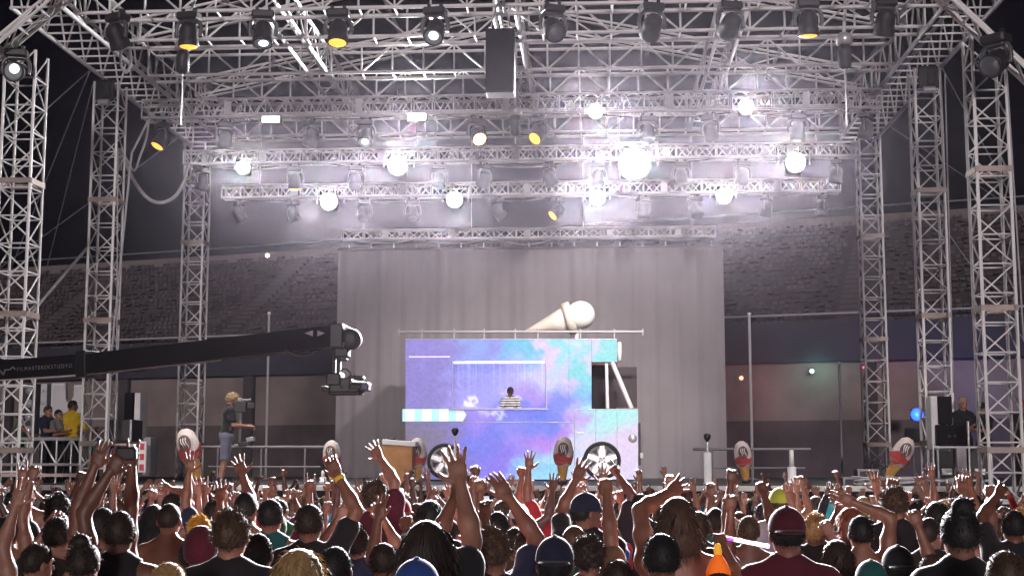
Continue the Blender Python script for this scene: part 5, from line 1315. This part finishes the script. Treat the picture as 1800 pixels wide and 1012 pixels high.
while y < 25.4:
    x0, x1 = at(-30, 850, y).x, at(1830, 850, y).x; n = int((x1 - x0) / (.655 + .009 * y)); off = rc.random()
    for i in range(n):
        x = x0 + (x1 - x0) * (i + off) / n + rc.uniform(-.16, .16); yy = y + rc.uniform(-.25, .25)
        if all((x - a) ** 2 + (yy - b) ** 2 > (.46 if yy < 11 else .42) ** 2 for a, b in NEAR) and all((x - s_[0]) ** 2 + (yy - s_[1]) ** 2 > .42 ** 2 for s_ in spots) and not any(abs(x - tx) < .55 and abs(yy - YF - .3) < .6 for tx in TXF):
            spots.append((x, yy))
    y += .84 + .010 * y
def pxof(p):
    d = CROT.transposed() @ (Vector(p) - CAM); return 900 + FPX * d.x / -d.z
MARKS = [(-50, 'the railing end'), (130, 'the yellow jacket'), (240, 'the flight cases'), (340, 'the leaning ice cream prop'), (400, 'the camera operator'), (500, 'the low rail'), (585, 'the curtain edge'), (700, 'the tan plywood case'), (783, 'the rear truck wheel'), (890, 'the striped performer'),
         (988, 'the truck flank'), (1058, 'the front truck wheel'), (1150, 'the truck bonnet end'), (1243, 'the white column'), (1312, 'the slim pole'), (1391, 'the stubby stage jet'), (1480, 'the silver-edged box'), (1557, 'the tilted prop'), (1650, 'the loudspeaker stack'), (1720, 'the crew in black'), (1850, 'the nearest tower')]
seen = {}
for x, y_ in spots:
    far = y_ > 15; orange = far and pxof((x, y_, 1.7)) > 1400 and y_ > 20
    k = rc.choice((0, 0, 1, 2, 3, 3, 4, 5, 6, 7, 7, 8, 9, 10, 11, 12, 12, 13, 7) if far else (0, 1, 2, 3, 4, 5, 6, 7, 7, 8, 9, 10, 11, 12, 13, 7, 7))
    for _try in range(12):
        P_, sh, word = VAR[k + rc.choice((0, 14))]; hair = rc.choice(('short', 'short', 'short', 'buzz', 'buzz', 'curly', 'long', 'bob', 'pony', 'spiky', 'bun')); hc = rc.choice(('black', 'black', 'dark brown', 'dark brown', 'brown', 'brown', 'blond', 'red'))
        sc_ = rc.choice(('black', 'black', 'navy', 'grey', 'brown', 'maroon', 'teal')) if y_ < 10.5 else rc.choice(('black', 'black', 'black', 'grey', 'navy', 'red', 'teal', 'blue', 'white', 'maroon', 'brown', 'yellow', 'green', 'turquoise', 'purple')) if not (orange and rc.random() < .7) else rc.choice(('orange', 'orange', 'red', 'yellow'))
        hat, hm = None, None; r_ = rc.random()
        if r_ < (.11 if y_ > 11 else .06): hat = rc.choice(('cap', 'capback', 'brim' if y_ > 13 else 'cap', 'beanie')); hm = rc.choice(('black', 'white', 'red', 'blue', 'straw', 'grey', 'orange' if orange else 'green') if y_ > 11 else ('black', 'navy', 'grey', 'maroon')); hair = None if hat == 'beanie' else 'buzz'
        hairw = ('%s %s' % (hm, {'cap': 'cap', 'capback': 'backwards cap', 'brim': 'brimmed hat', 'beanie': 'beanie'}[hat])) if hat else '%s %s hair' % ({'short': 'short', 'buzz': 'cropped', 'curly': 'curly', 'long': 'long', 'bob': 'bobbed', 'pony': 'tied', 'spiky': 'spiky', 'bun': 'knotted'}[hair], hc.replace('dark brown', 'dark'))
        px = pxof((x, y_, 1.7)); mk = min(MARKS, key=lambda m_: abs(m_[0] - px))[1]
        lab = '%s%s, %s, below %s, %s' % (hairw, ', %s top' % sc_ if sh else '', word, mk, 'frontmost' if y_ > 21 else 'forward' if y_ > 15.5 else 'midway' if y_ > 11.5 else 'rearward')
        assert len(lab.split()) <= 16, lab
        if lab not in seen: break
    seen.setdefault(lab, 0); seen[lab] += 1
    sc = rc.uniform(.89, 1.03) if y_ > 9.5 else rc.uniform(.86, .97)
    place(P_, (x, y_, gz(y_)), rc.uniform(-.4, .4), sc, SKIN[rc.choice((0, 0, 1, 1, 1, 2, 3))], hair, hc, CLOTH[sc_], CLOTH[rc.choice(('black', 'navy', 'grey', 'brown'))], lab, 'dancing crowd before the stage', hat, CLOTH.get(hm))
print('crowd', len(NEAR), len(spots), 'same labels', sum(v_ for v_ in seen.values() if v_ > 1))

# ---- people on the stage
def stage_person(px, ytop, Y, pose, shirt, shirtm, skin, hair, hairc, rz, label, base=STG, **kw):
    p = at(px, ytop, Y); P_ = Person(pose, shirt, kw.pop('slim', 1.0)); sc = (p.z - base) / 1.765
    return place(P_, (p.x, Y, base), rz, sc, SKIN[skin], hair, hairc, shirtm, kw.pop('bottom', CLOTH['black']), label, kw.pop('group', None), shoes=True, **kw)
stage_person(392, 686, 26.95, {'L': ((-.25, .35, -.9), (.3, 1, .15), 'grip', 1), 'R': ((.25, .3, -.95), (-.25, 1, .05), 'grip', 1), 'head': (-.25, 0, 0)}, 'tee', CLOTH['black'], 0, 'spiky', 'fair', R(-70), 'camera operator in black t-shirt and dark shorts on stage', shorts=True, bottom=cloth('slate', (.10, .10, .14)), lean=-.10).scale = (1.14, 1.14, 1.04)
stage_person(897, 680, YT + .5, {'L': 'desk', 'R': 'desk', 'head': (-.1, 0, .2)}, 'long', STRIPE, 1, 'short', 'black', math.pi, 'performer in black and white striped sweater inside the truck hatch', base=at(897, 718, YT + .5).z - 1.02, hat='cap', hatm=CLOTH['black'])
stage_person(128, 703, 28.9, {'L': 'rail', 'R': 'desk', 'head': (-.1, 0, -.3)}, 'long', CLOTH['yellow'], 1, 'short', 'dark brown', R(-35), 'person in a bright yellow jacket behind the railing', slim=1.35)
stage_person(84, 712, 28.75, {'L': 'rail', 'R': 'rail', 'head': (-.2, 0, .1)}, 'tee', CLOTH['navy'], 0, 'short', 'brown', R(-110), 'person in navy t-shirt leaning on the railing')
stage_person(103, 719, 28.9, {'L': 'rail', 'R': 'rail', 'head': (-.1, 0, .1)}, 'tee', CLOTH['grey'], 0, 'short', 'black', R(-120), 'person in grey t-shirt between the navy shirt and yellow jacket')
stage_person(36, 722, 28.75, {'L': 'rail', 'R': 'rail', 'head': (-.1, 0, .3)}, 'tank', CLOTH['green'], 1, 'short', 'dark brown', R(-60), 'person in green tank top at the photo end of the railing')
stage_person(168, 755, 28.6, {'L': 'down', 'R': 'rail', 'head': (-.2, 0, 0)}, 'tee', CLOTH['turquoise'], 0, 'short', 'brown', R(160), 'person in turquoise top beside the tower behind the boom')
stage_person(1692, 698, 27.5, {'L': 'desk', 'R': 'desk', 'head': (-.1, 0, -.2)}, 'tee', CLOTH['black'], 0, 'short', 'fair', R(205), 'blond person in black t-shirt behind the bass loudspeaker')
stage_person(1727, 706, 27.3, {'L': 'desk', 'R': 'rail', 'head': (-.25, 0, .3)}, 'tee', CLOTH['black'], 0, 'short', 'black', R(120), 'person in a black cap handling gear beside the blond crew member', hat='capback', hatm=CLOTH['black'])
stage_person(1797, 702, 26.9, {'L': 'down', 'R': 'desk', 'head': (0, 0, .2)}, 'tee', CLOTH['black'], 1, 'short', 'brown', R(170), 'person in a red cap cut off by the photo edge', hat='cap', hatm=CLOTH['red'])

# the operator's stabilised camera
Yc = 26.9
def sp_(px, py): return at(px, py, Yc)
rig = thing('stabiliser_camera', 'stabilised video camera rig held before the operator on stage', 'video camera', sp_(428, 800))
rl_ = Vector(rig.location)
def rb(name, x0, y0, x1, y1, d=.16, m=M_BLACKP, rot=0):
    a_, b_ = sp_(x0, y0), sp_(x1, y1); o = MB().box((0, 0, 0), (b_.x - a_.x, d, a_.z - b_.z), bev=.01).build(name, m, rig, (a_ + b_) / 2 - rl_); o.rotation_euler = (0, R(rot), 0)
RIGM = mat('rig_grey', (.20, .20, .21), .5, .1, .2, 10)
bar('post', sp_(423, 722) - rl_, sp_(421, 780) - rl_, .026, RIGM, rig)
rb('camera_body', 414, 704, 434, 724, .2); rb('lens_hood', 436, 707, 448, 717, .13); rb('top_handle', 424, 701, 442, 704, .05, RIGM); rb('viewfinder', 419, 699, 425, 708, .1, RIGM)
rb('monitor', 434, 768, 447, 776, .14, RIGM, -12); rb('battery', 420, 776, 440, 783, .14, M_BLACK, -8); rb('sled_base', 412, 780, 432, 785, .1, RIGM)
bar('spring_arm', sp_(396, 754) - rl_, sp_(412, 742) - rl_, .028, M_BLACK, rig); bar('spring_arm', sp_(412, 742) - rl_, sp_(423, 750) - rl_, .024, RIGM, rig); rb('vest_buckle', 397, 745, 410, 758, .14, M_BLACK)

# ------------------------------------------------------------------ stage haze
hz = MB().box((0, 0, 6.35), (208, 208, 15.5)).build('haze', None); tag(hz, 'thin pale stage haze hanging in the night air', 'haze', kind='stuff')
hm_ = bpy.data.materials.new('haze'); hm_.use_nodes = True; nt = hm_.node_tree
for n_ in list(nt.nodes): nt.nodes.remove(n_)
out = nt.nodes.new('ShaderNodeOutputMaterial'); pv = nt.nodes.new('ShaderNodeVolumePrincipled')
pv.inputs['Color'].default_value = (.82, .76, .88, 1); pv.inputs['Density'].default_value = HAZE; pv.inputs['Anisotropy'].default_value = .958
nt.links.new(pv.outputs[0], out.inputs['Volume']); hz.data.materials.append(hm_)
